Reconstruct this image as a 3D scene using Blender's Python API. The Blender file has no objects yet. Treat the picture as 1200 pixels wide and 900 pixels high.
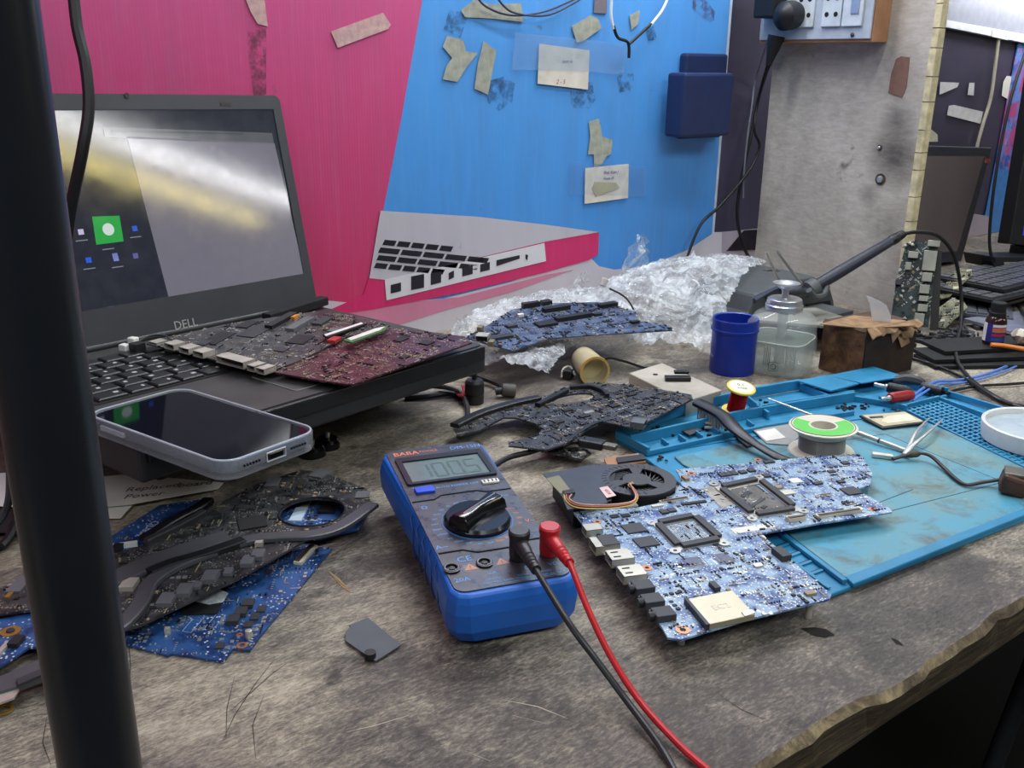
import bpy, bmesh, math, random
from mathutils import Vector as V, Matrix, noise
C = bpy.context.scene.collection
PI = math.pi
# ---------------------------------------------------------------- camera, world, lights, exposure
F_PX, PITCH, ROLL, AZ, CAM_H = 1122.0, math.radians(18.5), math.radians(0.75), math.radians(52.877), 0.325
fw = V((math.cos(AZ)*math.cos(PITCH), math.sin(AZ)*math.cos(PITCH), -math.sin(PITCH)))
r0 = V((math.sin(AZ), -math.cos(AZ), 0)); u0 = r0.cross(fw)
rt = r0*math.cos(ROLL) + u0*math.sin(ROLL); up = u0*math.cos(ROLL) - r0*math.sin(ROLL)
CP = V((0, 0, CAM_H))
cd = bpy.data.cameras.new('camera'); cam = bpy.data.objects.new('camera', cd); C.objects.link(cam)
cd.sensor_width = 36; cd.lens = 36*F_PX/1200; cd.clip_start = 0.01; cd.clip_end = 60
mm = Matrix.Identity(4)
for i in range(3):
    mm[i][0] = rt[i]; mm[i][1] = up[i]; mm[i][2] = -fw[i]; mm[i][3] = CP[i]
cam.matrix_world = mm
sc = bpy.context.scene; sc.camera = cam
sc.view_settings.view_transform = 'Standard'; sc.view_settings.look = 'None'
sc.view_settings.exposure = 0.3; sc.view_settings.gamma = 1; sc.view_settings.use_curve_mapping = False
w = bpy.data.worlds.new('world'); sc.world = w; w.use_nodes = True
w.node_tree.nodes['Background'].inputs[0].default_value = (0.55, 0.62, 0.75, 1)
w.node_tree.nodes['Background'].inputs[1].default_value = 0.35
def area(name, loc, target, sx, sy, power, col):
    l = bpy.data.lights.new(name, 'AREA'); l.shape = 'RECTANGLE'; l.size = sx; l.size_y = sy; l.energy = power; l.color = col
    o = bpy.data.objects.new(name, l); C.objects.link(o); o.location = loc
    d = (V(target)-V(loc)).normalized(); x = V((1, 0, 0)); x = (x - d*x.dot(d)).normalized(); z = -d; y = z.cross(x)
    m = Matrix((x, y, z)).transposed().to_4x4(); m.translation = loc; o.matrix_world = m
    return o
area('wall_tube_lamp', (0.98, 0.90, 0.74), (0.72, 0.40, 0), 1.2, 0.05, 6.5, (0.93, 0.97, 1.0))
area('desk_tube_lamp', (0.95, 0.55, 1.15), (0.75, 0.50, 0), 1.2, 0.08, 6.5, (0.95, 0.98, 1.0))
area('ceiling_fill_front', (0.6, -1.0, 1.55), (0.6, 0.3, 0), 1.8, 0.5, 18, (0.92, 0.97, 1.0))  # added fill light at ceiling height, lifts the dark closed room
area('ceiling_fill_left', (-0.9, -0.3, 1.5), (0.2, 0.6, 0), 1.2, 0.4, 9, (0.92, 0.97, 1.0))  # second added fill, from the left, no fixture behind it

# ---------------------------------------------------------------- projection helpers: a pixel of the photograph -> a point on a real plane
def ray(x, y): return fw + rt*((x-600)/F_PX) + up*((450-y)/F_PX)
class Pl:
    def __init__(s, o, n): s.o = V(o); s.n = V(n).normalized()
    def __call__(s, x, y, h=0.0):
        d = ray(x, y); k = ((s.o-CP).dot(s.n))/d.dot(s.n); return CP + d*k + s.n*h
def flat(z): return Pl((0, 0, z), (0, 0, 1))
def at(x, y, z=0.0): return flat(z)(x, y)
WY = 1.0
def onwall(x, y, d=0.0): return Pl((0, WY-d, 0), (0, -1, 0))(x, y)
def plane3(a, b, c):
    n = (b-a).cross(c-a).normalized()
    if n.dot(CP-a) < 0: n = -n
    return Pl(a, n)
def px(p):
    d = V(p)-CP; q = d.dot(fw); return (600+F_PX*d.dot(rt)/q, 450-F_PX*d.dot(up)/q)

# ---------------------------------------------------------------- materials
def lin(c): return tuple(((v/255)/12.92 if v/255 <= .04045 else ((v/255+.055)/1.055)**2.4) for v in c) + (1,)
MC = {}
def mat(name, rgb, rough=.5, metal=0., var=.12, vs=60, alpha=1., trans=0., bump=0., bs=200, emit=0, spec=.5, coat=0, ior=1.45):
    if name in MC: return MC[name]
    m = bpy.data.materials.new(name); m.use_nodes = True; nt = m.node_tree; b = nt.nodes['Principled BSDF']
    b.inputs['Roughness'].default_value = rough; b.inputs['Metallic'].default_value = metal
    b.inputs['Specular IOR Level'].default_value = spec; b.inputs['IOR'].default_value = ior
    b.inputs['Transmission Weight'].default_value = trans; b.inputs['Alpha'].default_value = alpha; b.inputs['Coat Weight'].default_value = coat
    c = lin(rgb)
    tc = nt.nodes.new('ShaderNodeTexCoord'); n = nt.nodes.new('ShaderNodeTexNoise'); n.inputs['Scale'].default_value = vs; n.inputs['Detail'].default_value = 5
    nt.links.new(tc.outputs['Object'], n.inputs['Vector'])
    r = nt.nodes.new('ShaderNodeValToRGB'); nt.links.new(n.outputs['Fac'], r.inputs['Fac'])
    r.color_ramp.elements[0].position = .3; r.color_ramp.elements[1].position = .7
    r.color_ramp.elements[0].color = tuple(v*(1-var) for v in c[:3])+(1,); r.color_ramp.elements[1].color = tuple(min(1, v*(1+var)) for v in c[:3])+(1,)
    nt.links.new(r.outputs['Color'], b.inputs['Base Color'])
    if emit:
        nt.links.new(r.outputs['Color'], b.inputs['Emission Color']); b.inputs['Emission Strength'].default_value = emit
    if bump:
        n2 = nt.nodes.new('ShaderNodeTexNoise'); n2.inputs['Scale'].default_value = bs; n2.inputs['Detail'].default_value = 4
        nt.links.new(tc.outputs['Object'], n2.inputs['Vector'])
        bp = nt.nodes.new('ShaderNodeBump'); bp.inputs['Strength'].default_value = bump; bp.inputs['Distance'].default_value = .001
        nt.links.new(n2.outputs['Fac'], bp.inputs['Height']); nt.links.new(bp.outputs['Normal'], b.inputs['Normal'])
    MC[name] = m; return m
class NT:
    def __init__(s, m): s.nt = m.node_tree; s.b = s.nt.nodes['Principled BSDF']; s.tc = s.nt.nodes.new('ShaderNodeTexCoord')
    def map(s, rot=(0,0,0), scl=(1,1,1), loc=(0,0,0)):
        n = s.nt.nodes.new('ShaderNodeMapping'); n.inputs['Rotation'].default_value = rot; n.inputs['Scale'].default_value = scl; n.inputs['Location'].default_value = loc
        s.nt.links.new(s.tc.outputs['Object'], n.inputs['Vector']); return n.outputs[0]
    def noise(s, vec, scale, detail=6, rough=.6, dist=0):
        n = s.nt.nodes.new('ShaderNodeTexNoise'); n.inputs['Scale'].default_value = scale; n.inputs['Detail'].default_value = detail; n.inputs['Roughness'].default_value = rough; n.inputs['Distortion'].default_value = dist
        if vec: s.nt.links.new(vec, n.inputs['Vector'])
        return n.outputs['Fac']
    def vor(s, vec, scale, feat='F1', dist='EUCLIDEAN', out='Distance'):
        n = s.nt.nodes.new('ShaderNodeTexVoronoi'); n.feature = feat; n.inputs['Scale'].default_value = scale
        if feat != 'DISTANCE_TO_EDGE': n.distance = dist
        s.nt.links.new(vec, n.inputs['Vector']); return n.outputs[out]
    def ramp(s, f, stops, const=False):
        n = s.nt.nodes.new('ShaderNodeValToRGB'); cr = n.color_ramp
        if const: cr.interpolation = 'CONSTANT'
        while len(cr.elements) < len(stops): cr.elements.new(.5)
        for e, (p, c) in zip(cr.elements, stops): e.position = p; e.color = c if len(c) == 4 else tuple(c)+(1,)
        s.nt.links.new(f, n.inputs['Fac']); return n.outputs['Color']
    def mix(s, f, a, b, mode='MIX'):
        n = s.nt.nodes.new('ShaderNodeMix'); n.data_type = 'RGBA'; n.blend_type = mode
        for k, v in ((0, f), (6, a), (7, b)):
            if isinstance(v, (float, int)): n.inputs[k].default_value = v
            elif isinstance(v, tuple): n.inputs[k].default_value = v
            else: s.nt.links.new(v, n.inputs[k])
        return n.outputs[2]
    def bump(s, h, st=.5, d=.001):
        n = s.nt.nodes.new('ShaderNodeBump'); n.inputs['Strength'].default_value = st; n.inputs['Distance'].default_value = d
        s.nt.links.new(h, n.inputs['Height']); s.nt.links.new(n.outputs[0], s.b.inputs['Normal'])
    def col(s, c):
        if isinstance(c, tuple): s.b.inputs['Base Color'].default_value = c
        else: s.nt.links.new(c, s.b.inputs['Base Color'])
def new(name, rough=.5, metal=0, spec=.5):
    m = bpy.data.materials.new(name); m.use_nodes = True; n = NT(m); n.b.inputs['Roughness'].default_value = rough; n.b.inputs['Metallic'].default_value = metal
    n.b.inputs['Specular IOR Level'].default_value = spec; return m, n
g = lambda v: (v, v, v, 1)
def wood_mat():
    m, n = new('worn_desk_wood', .6)
    def add(a, b, ka, kb, off):
        x = n.nt.nodes.new('ShaderNodeMath'); x.operation = 'MULTIPLY_ADD'; n.nt.links.new(a, x.inputs[0]); x.inputs[1].default_value = ka; x.inputs[2].default_value = off
        y = n.nt.nodes.new('ShaderNodeMath'); y.operation = 'MULTIPLY_ADD'; n.nt.links.new(b, y.inputs[0]); y.inputs[1].default_value = kb; n.nt.links.new(x.outputs[0], y.inputs[2]); return y.outputs[0]
    fib = n.noise(n.map(rot=(0,0,math.radians(4)), scl=(48, 130, 70)), 4.2, 9, .82, .2)
    mid = n.noise(n.map(rot=(0,0,.2), scl=(16, 30, 20)), 1.6, 8, .75, .5)
    big = n.noise(n.map(loc=(2.3, .7, 0)), 6.5, 5, .6, .7)
    w_ = add(add(fib, mid, 1.15, .55, -.36), big, 1.0, .95, -.47)
    c = n.ramp(w_, [(.22, lin((50, 46, 43))), (.42, lin((92, 86, 79))), (.54, lin((132, 124, 111))), (.66, lin((172, 162, 142))), (.84, lin((206, 197, 176)))])
    dk = n.noise(n.map(loc=(3, 1, 0), scl=(26, 40, 40)), .8, 8, .72, .6)
    c = n.mix(n.ramp(dk, [(.55, g(0)), (.68, g(.8))]), c, lin((38, 35, 34)))
    pk = n.noise(n.map(loc=(7, 2, 0)), 7, 4, .6)
    c = n.mix(n.ramp(pk, [(.56, g(0)), (.8, g(.35))]), c, lin((88, 70, 82)))
    br = n.noise(n.map(loc=(1, 9, 0)), 9, 5, .6)
    c = n.mix(n.ramp(br, [(.62, g(0)), (.8, g(.5))]), c, lin((118, 88, 56)))
    n.col(c); n.bump(add(fib, mid, .7, .5, 0), .6, .0018)
    r = n.ramp(w_, [(.3, g(.42)), (.65, g(.68))]); n.nt.links.new(r, n.b.inputs['Roughness'])
    return m
WOOD = wood_mat()
def edge_mat():
    m, n = new('chipped_desk_edge', .85)
    gr = n.noise(n.map(scl=(22, 60, 260)), 1.2, 7, .7, .5)
    n.col(n.ramp(gr, [(.3, lin((34, 28, 21))), (.55, lin((84, 72, 52))), (.75, lin((150, 128, 88)))])); n.bump(gr, .8, .002); return m
EDGE = edge_mat()
def pcb(name, base, light, k=1.0, pads=(200, 205, 205), dens=.5):
    m, n = new(name, .38)
    v0 = n.map(rot=(0, 0, -.35))
    a = n.vor(v0, 420*k, 'F1', 'CHEBYCHEV')
    reg = n.noise(v0, 75*k, 3, .5)
    c = n.mix(n.ramp(reg, [(.4, g(0)), (.56, g(1))], ), lin(base), lin(light))
    e = n.vor(n.map(rot=(0, 0, -.35), scl=(1, .22, 1)), 700*k, 'F1', 'CHEBYCHEV')
    c = n.mix(n.ramp(e, [(.2, g(.55)), (.3, g(0))]), c, lin(light))
    e2 = n.vor(n.map(rot=(0, 0, -.35), scl=(.25, 1, 1)), 640*k, 'F1', 'CHEBYCHEV')
    c = n.mix(n.ramp(e2, [(.14, g(.5)), (.22, g(0))]), c, lin(light))
    reg2 = n.noise(n.map(loc=(2, 5, 0)), 55*k, 3, .5)
    padm = n.mix(1.0, n.ramp(a, [(.16, g(1)), (.22, g(0))]), n.ramp(reg2, [(.5-.1*dens, g(0)), (.62-.1*dens, g(1))]), 'MULTIPLY')
    c = n.mix(padm, c, lin(pads))
    n.col(c); return m
M_BLUE = pcb('blue_circuit_board', (46, 78, 136), (142, 170, 196), 1.0, (226, 230, 232), 2.6)
M_DBLUE = pcb('deep_blue_circuit_board', (22, 50, 98), (46, 86, 142), .8, (200, 208, 222), .5)
M_BLACK = pcb('black_circuit_board', (30, 31, 35), (60, 60, 62), 1.2, (150, 150, 140), .8)
M_MAROON = pcb('maroon_circuit_board', (52, 24, 32), (76, 34, 44), 1.2, (196, 186, 164), .7)
M_GREEN = pcb('olive_circuit_board', (86, 88, 70), (120, 120, 96), .7, (190, 188, 160), .8)
CHIP = mat('chip_black', (58, 59, 63), .55, var=.08)
CHIPD = mat('chip_dark', (32, 32, 35), .5, var=.08)
SOLD = mat('solder_silver', (205, 204, 198), .35, .75)
CAPT = mat('capacitor_tan', (150, 132, 104), .5)
TIN = mat('port_metal', (206, 202, 190), .4, .6, var=.15)
STEEL = mat('steel', (196, 198, 202), .28, .75, var=.05)
GOLD = mat('gold_contact', (196, 160, 84), .35, .8)
COPPER = mat('copper_ring', (196, 132, 96), .4, .6)
BLKP = mat('black_plastic', (26, 27, 30), .42, var=.15)
BLKG = mat('black_glossy', (12, 12, 14), .15)
BLKM = mat('black_matte', (20, 20, 22), .75, bump=.3)
DGREY = mat('dark_grey_metal', (62, 63, 68), .5, .3, var=.1)
GRAYP = mat('grey_plastic', (96, 98, 102), .5)
WHITEP = mat('white_plastic', (222, 222, 216), .4)
PAPER = mat('white_paper', (222, 220, 212), .8, var=.04)
INK = mat('grey_ink', (92, 92, 108), .8)
TAPE = mat('masking_tape', (160, 162, 150), .75, var=.22, vs=90, bump=.4)
CABLE = mat('cable_black', (24, 24, 26), .45)
MATB = None

# ---------------------------------------------------------------- mesh builder
class MB:
    def __init__(s): s.v = []; s.f = []
    def add(s, vs, fs):
        n = len(s.v); s.v += [V(p) for p in vs]; s.f += [tuple(i+n for i in q) for q in fs]; return s
    def prism(s, pts, h):
        n = len(pts); pts = [V(p) for p in pts]; h = V(h)
        nr = V((0, 0, 0))
        for i in range(n):
            nr += pts[i].cross(pts[(i+1) % n])
        if nr.dot(h) < 0: pts = pts[::-1]
        return s.add(pts + [p+h for p in pts], [tuple(range(n-1, -1, -1)), tuple(range(n, 2*n))] + [(i, (i+1) % n, n+(i+1) % n, n+i) for i in range(n)])
    def box(s, c, d, R=None):
        c = V(c); q = [V((x*d[0]/2, y*d[1]/2, z*d[2]/2)) for z in (-1, 1) for x, y in ((-1, -1), (1, -1), (1, 1), (-1, 1))]
        if R is not None: q = [R @ p for p in q]
        return s.add([c+p for p in q], [(3, 2, 1, 0), (4, 5, 6, 7), (0, 1, 5, 4), (1, 2, 6, 5), (2, 3, 7, 6), (3, 0, 4, 7)])
    def rings(s, rs, caps=True):
        n = len(rs[0]); vs = [p for r_ in rs for p in r_]; fs = []
        for k in range(len(rs)-1):
            for i in range(n): j = (i+1) % n; fs.append((k*n+i, k*n+j, (k+1)*n+j, (k+1)*n+i))
        if caps: fs += [tuple(range(n-1, -1, -1)), tuple((len(rs)-1)*n+i for i in range(n))]
        return s.add(vs, fs)
    def lathe(s, prof, o=(0, 0, 0), axis=(0, 0, 1), n=28, caps=True):
        a = V(axis).normalized(); x = a.orthogonal().normalized(); y = a.cross(x); o = V(o)
        return s.rings([[o + a*z + (x*math.cos(2*PI*i/n) + y*math.sin(2*PI*i/n))*r for i in range(n)] for r, z in prof], caps)
    def cyl(s, a, b, r, r2=None, n=16):
        a = V(a); b = V(b); L = (b-a).length
        return s.lathe([(r, 0), (r if r2 is None else r2, L)], a, b-a, n)
    def tube(s, pts, r, n=8, sub=6, rf=None, flatn=None, flatk=1.0):
        P = [V(p) for p in pts]; Q = []
        if sub > 1 and len(P) > 2:
            for i in range(len(P)-1):
                p0 = P[max(i-1, 0)]; p1 = P[i]; p2 = P[i+1]; p3 = P[min(i+2, len(P)-1)]
                for k in range(sub):
                    t = k/sub; Q.append(.5*((2*p1)+(p2-p0)*t+(2*p0-5*p1+4*p2-p3)*t*t+(3*p1-p0-3*p2+p3)*t**3))
            Q.append(P[-1])
        else: Q = P
        T = (Q[1]-Q[0]).normalized(); N = T.orthogonal().normalized(); rs = []
        for i, q in enumerate(Q):
            T2 = (Q[min(i+1, len(Q)-1)]-Q[max(i-1, 0)]).normalized()
            if flatn is not None: N = V(flatn)
            N = (N - T2*N.dot(T2)).normalized(); B = T2.cross(N)
            rr = r if rf is None else r*rf(i/(len(Q)-1))
            rs.append([q + N*math.cos(2*PI*k/n)*rr*flatk + B*math.sin(2*PI*k/n)*rr for k in range(n)])
        return s.rings(rs)
WM = {}
def build(name, mb, m, parent=None, smooth=False, bevel=0, kind=None, local=False, label=None, ang=35):
    me = bpy.data.meshes.new(name); vs = mb.v
    if parent is not None and not local:
        inv = WM[parent.name].inverted(); vs = [inv @ p for p in vs]
    org = None
    me.from_pydata([tuple(p) for p in vs], [], mb.f); me.validate(); me.materials.append(m)
    bm_ = bmesh.new(); bm_.from_mesh(me); bmesh.ops.recalc_face_normals(bm_, faces=bm_.faces); bm_.to_mesh(me); bm_.free()
    o = bpy.data.objects.new(name, me); C.objects.link(o)
    if parent is not None: o.parent = parent; WM[o.name] = WM[parent.name].copy()
    else: WM[o.name] = Matrix.Identity(4)
    if smooth:
        for p in me.polygons: p.use_smooth = True
        try: me.set_sharp_from_angle(angle=math.radians(ang))
        except Exception: pass
    if bevel:
        b = o.modifiers.new('bevel', 'BEVEL'); b.width = bevel; b.segments = 2; b.limit_method = 'ANGLE'; b.angle_limit = math.radians(30)
    if kind: o['kind'] = kind
    if label: o['label'] = label
    return o
def root(name, loc, label, cat, group=None, M=None):
    o = bpy.data.objects.new(name, None); C.objects.link(o); o.empty_display_size = .01
    m = M if M is not None else Matrix.Translation(V(loc)); o.matrix_world = m; WM[o.name] = m.copy()
    o['label'] = label; o['category'] = cat
    if group: o['group'] = group
    return o
def single(name, mb, m, label, cat, group=None, **k):
    o = build(name, mb, m, None, **k)
    c = sum((p for p in mb.v), V((0, 0, 0)))/len(mb.v); c.z = min(p.z for p in mb.v)
    o.data.transform(Matrix.Translation(-c)); o.location = c; WM[o.name] = Matrix.Translation(c)
    o['label'] = label; o['category'] = cat
    if group: o['group'] = group
    return o
UB = None
def ubox(name, parent, c, d, R, m, label=None, bev=True):
    """a small block sharing one unit mesh per material"""
    key = 'unit_'+m.name
    me = bpy.data.meshes.get(key)
    if me is None:
        b = MB().box((0, 0, .5), (1, 1, 1)); me = bpy.data.meshes.new(key); me.from_pydata([tuple(p) for p in b.v], [], b.f); me.materials.append(m)
    o = bpy.data.objects.new(name, me); C.objects.link(o); o.parent = parent
    mw = Matrix.Translation(V(c)) @ R.to_4x4() @ Matrix.Diagonal(V((d[0], d[1], d[2], 1)))
    o.matrix_local = WM[parent.name].inverted() @ mw; WM[o.name] = mw
    if label: o['label'] = label
    return o
def text(name, s, o, ex, ey, size, m, parent, depth=.0001, align='CENTER', shear=0):
    cu = bpy.data.curves.new(name, 'FONT'); cu.body = s; cu.size = size; cu.align_x = align; cu.align_y = 'CENTER'; cu.extrude = depth/size*size; cu.resolution_u = 2; cu.shear = shear
    t = bpy.data.objects.new('tmp', cu); C.objects.link(t); bpy.context.view_layer.update()
    me = bpy.data.meshes.new_from_object(t); bpy.data.objects.remove(t); me.materials.clear(); me.materials.append(m); me.name = name
    ex = V(ex).normalized(); ey = (V(ey)-ex*V(ey).dot(ex)).normalized(); ez = ex.cross(ey)
    M = Matrix((ex, ey, ez)).transposed().to_4x4(); M.translation = V(o)
    me.transform(WM[parent.name].inverted() @ M)
    ob = bpy.data.objects.new(name, me); C.objects.link(ob); ob.parent = parent; WM[ob.name] = WM[parent.name].copy(); return ob
def bridge(outer, hole):
    """outline with a hole joined by a slit, as one polygon"""
    bi = min(((o_-h_).length, i, j) for i, o_ in enumerate(outer) for j, h_ in enumerate(hole)); i, j = bi[1], bi[2]
    return outer[:i+1] + hole[j:] + hole[:j+1] + outer[i:]
def area2(p): return sum(p[i][0]*p[(i+1) % len(p)][1]-p[(i+1) % len(p)][0]*p[i][1] for i in range(len(p)))
def inside(x, y, P):
    r = False; n = len(P); j = n-1
    for i in range(n):
        if (P[i][1] > y) != (P[j][1] > y) and x < (P[j][0]-P[i][0])*(y-P[i][1])/(P[j][1]-P[i][1])+P[i][0]: r = not r
        j = i
    return r
def pquad(name, pl, pts, h0, h1, m, parent, **k):
    return build(name, MB().prism([pl(x, y, h0) for x, y in pts], pl.n*(h1-h0)), m, parent, **k)
def frame(pl, ang):
    n = pl.n; e1 = V((math.cos(ang), math.sin(ang), 0)); e1 = (e1-n*e1.dot(n)).normalized(); e2 = n.cross(e1); return e1, e2, n
def scatter(root_, pl, e1, e2, poly, avoid, th, N, rng, sizes=1.0, dark=.5, tan=.15, wide=1.0):
    """tiny soldered components, far too many to pick apart, in three joined parts"""
    o = poly[0]; P2 = [((p-o).dot(e1), (p-o).dot(e2)) for p in poly]; n = pl.n
    xs = [p[0] for p in P2]; ys = [p[1] for p in P2]; R = Matrix((e1, e2, n)).transposed()
    mbs = [MB(), MB(), MB()]; done = 0; tries = 0
    while done < N and tries < N*12:
        tries += 1
        x = rng.uniform(min(xs), max(xs)); y = rng.uniform(min(ys), max(ys))
        k = rng.choice((1, 1, 2, 3, 5, 7)); hor = rng.random() < .5
        t = rng.random(); kind = 0 if t < dark else (1 if t < 1-tan else 2)
        s = rng.choice(((1.0, .55), (1.6, .8), (2.0, 1.2), (1.2, 1.2), (2.6, 2.2), (.8, .8)))
        if k > 3: s = rng.choice(((1.0, .55), (1.4, .7)))
        L, W_ = s[0]*.001*sizes, s[1]*.001*sizes
        if rng.random() < .5: L, W_ = W_, L
        for i in range(k):
            xx = x + (i*W_*1.9 if hor else 0); yy = y + (0 if hor else i*L*1.8)
            if not inside(xx, yy, P2): continue
            if any(abs(xx-a) < c_+L/2 and abs(yy-b) < d_+W_/2 for a, b, c_, d_ in avoid): continue
            h = (.0007 if kind else .0009)*rng.uniform(.5, 1.3)*sizes**.5
            if kind == 1 and rng.random() < .7: h = .00012
            q = [V((sx*L/2, sy*W_/2, z*h)) for z in (0, 1) for sx, sy in ((-1, -1), (1, -1), (1, 1), (-1, 1))]
            c0 = o + e1*xx + e2*yy + n*th
            mbs[kind].add([c0 + R @ p for p in q], [(4, 5, 6, 7), (0, 1, 5, 4), (1, 2, 6, 5), (2, 3, 7, 6), (3, 0, 4, 7)]); done += 1
    for mb, mt, nm in zip(mbs, (CHIPD, SOLD, CAPT), ('small_dark_components', 'solder_points', 'small_capacitors')):
        if mb.v: build(nm, mb, mt, root_, kind='stuff')
def board(name, label, outline, pl, m, ang=.35, N=300, chips=(), holes=(), th=.0014, seed=1, group=None, sizes=1., dark=.5, tan=.15, cat='circuit board', clipm=None):
    P = [pl(x, y) for x, y in outline]; n = pl.n
    c = sum(P, V((0, 0, 0)))/len(P); r_ = root(name, c, label, cat, group)
    e1, e2, _ = frame(pl, ang); R = Matrix((e1, e2, n)).transposed(); poly = list(P)
    def s2(L): return sum((L[i]-c).cross(L[(i+1) % len(L)]-c).dot(n) for i in range(len(L)))
    for (hx, hy, hr, hk) in holes:
        hc = pl(hx, hy); ring = [hc + e1*math.cos(2*PI*i/24)*hr + e2*math.sin(2*PI*i/24)*hr*hk for i in range(24)]
        if s2(poly)*s2(ring) > 0: ring = ring[::-1]
        poly = bridge(poly, ring)
    build('circuit_board', MB().prism(poly, n*th), m, r_)
    o = P[0]; avoid = []; rng = random.Random(seed)
    for ch in chips:
        x, y, w_, d_, h_ = ch[:5]; mt = ch[5] if len(ch) > 5 else CHIP; nm = ch[6] if len(ch) > 6 else 'chip'; da = ch[7] if len(ch) > 7 else 0
        p = pl(x, y, th); Rr = R @ Matrix.Rotation(da, 3, 'Z')
        ubox(nm, r_, p, (w_/1000, d_/1000, h_/1000), Rr, mt)
        if not da: avoid.append(((p-o).dot(e1), (p-o).dot(e2), w_/2000+.0004, d_/2000+.0004))
        else: avoid.append(((p-o).dot(e1), (p-o).dot(e2), max(w_, d_)/2200, max(w_, d_)/2200))
    scatter(r_, pl, e1, e2, poly, avoid, th, N, rng, sizes, dark, tan)
    return r_, e1, e2, R
def port(name, parent, c, R, w_, d_, h_, m, inner=BLKP, tongue=True, n=1):
    """hollow metal socket; local +x is the open mouth"""
    t = .0006; c = V(c)
    def L(x, y, z): return c + R @ V((x, y, z))
    mb = MB()
    for (cc, dd) in (((0, 0, h_-t/2), (d_, w_, t)), ((0, 0, t/2), (d_, w_, t)), ((0, w_/2-t/2, h_/2), (d_, t, h_)), ((0, -w_/2+t/2, h_/2), (d_, t, h_)), ((-d_/2+t/2, 0, h_/2), (t, w_, h_))):
        mb.box(c + R @ V(cc), dd, R)
    o = build(name, mb, m, parent)
    if tongue: build('tongue', MB().box(c + R @ V((-.0005, 0, h_*.5)), (d_-.003, w_*.7, h_*.22), R), inner, o)
    return o
def cable(name, pts, r, m, label, cat='cable', group=None, n=8, sub=8, **k):
    return single(name, MB().tube(pts, r, n, sub, **k), m, label, cat, group, smooth=True)
def rpoly(cx, cy, w_, d_, rad, seg=5):
    out = []
    for qx, qy, a0 in ((1, 1, 0), (-1, 1, 90), (-1, -1, 180), (1, -1, 270)):
        for i in range(seg+1):
            a = math.radians(a0+90*i/seg); out.append((cx+qx*(w_/2-rad)+rad*math.cos(a), cy+qy*(d_/2-rad)+rad*math.sin(a)))
    return out
# ================================================================ SETTING
def struct(name, mb, m, parent=None, **k):
    o = build(name, mb, m, parent, **k)
    if parent is None: o['kind'] = 'structure'
    return o
WALLM = mat('dark_laminate', (66, 62, 82), .28, var=.25, vs=9, spec=.8)
GREYW = mat('grey_wall_paint', (128, 130, 138), .8)
struct('wall_back', MB().box((2.2, WY+.0505, .45), (7.6, .1, 2.4)), WALLM)
struct('wall_left', MB().box((-1.6, -1.6, .45), (.1, 5.4, 2.4)), GREYW)
struct('wall_right', MB().box((6.05, -1.6, .45), (.1, 5.4, 2.4)), GREYW)
struct('wall_front', MB().box((2.2, -4.3, .45), (7.8, .1, 2.4)), mat('back_room_paint', (96, 96, 100), .8))
struct('floor', MB().box((2.2, -1.6, -.77), (7.8, 5.4, .04)), mat('dark_floor', (26, 25, 27), .7))
struct('ceiling', MB().box((2.2, -1.6, 1.68), (7.8, 5.4, .06)), mat('ceiling_paint', (150, 152, 158), .8))

BARE, nn = new('bare_wood', .85); a = nn.noise(nn.map(), 34, 7, .75, .5); nn.col(nn.ramp(a, [(.32, lin((52, 44, 35))), (.5, lin((112, 98, 76))), (.68, lin((176, 158, 120)))])); nn.bump(a, .8, .002)
# workbench: slab with a chipped, wavy front edge
YF = at(880, 900).y
wb = root('workbench', (1.0, .6, -.03), 'long worn grey wooden workbench with chipped wavy front edge', 'workbench')
rng = random.Random(3); xs = [-.9+i*.012 for i in range(290)]
def fy(x): return YF + .0045*noise.noise(V((x*9, 0, 0))) + .0022*noise.noise(V((x*40, 3, 0))) + (-.004 if .43 < x < .47 else 0)
top = [V((x, fy(x)+.0025*abs(noise.noise(V((x*70, 5, 0)))), 0)) for x in xs]
mb = MB(); n_ = len(xs)
mb.add(top + [V((x, WY, 0)) for x in xs], [(i, i+1, n_+i+1, n_+i) for i in range(n_-1)])
build('worktop', mb, WOOD, wb)
lip = [V((p.x, p.y-.0035-.003*abs(noise.noise(V((p.x*55, 8, 0)))), -.004-.003*abs(noise.noise(V((p.x*60, 1, 0)))))) for p in top]
low = [V((p.x, YF+.001+.0008*noise.noise(V((p.x*14, 0, 4))), -.031)) for p in top]; bk = [V((p.x, WY, -.031)) for p in top]
mb = MB().add(top+lip, [(i, n_+i, n_+i+1, i+1) for i in range(n_-1)]); build('chipped_edge', mb, BARE, wb)
mb = MB().add(lip+low+bk, [(i, n_+i, n_+i+1, i+1) for i in range(n_-1)]+[(n_+i, 2*n_+i, 2*n_+i+1, n_+i+1) for i in range(n_-1)]); build('front_edge', mb, EDGE, wb)
sw = random.Random(12)
def mark(pts, wd, m, nm):
    P_ = [at(x, y, .0003) for x, y in pts]; L_, R_ = [], []
    for i, p in enumerate(P_):
        d = (P_[min(i+1, len(P_)-1)]-P_[max(i-1, 0)]).normalized(); q = V((-d.y, d.x, 0))*wd*(.25 if i in (0, len(P_)-1) else 1)
        L_.append(p+q); R_.append(p-q)
    return build(nm, MB().add(L_+R_, [(i, i+1, len(P_)+i+1, len(P_)+i) for i in range(len(P_)-1)]), m, wb)
SCR = mat('scratch_dark', (44, 38, 33), .8); SCL = mat('scratch_light', (206, 198, 178), .8)
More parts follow.
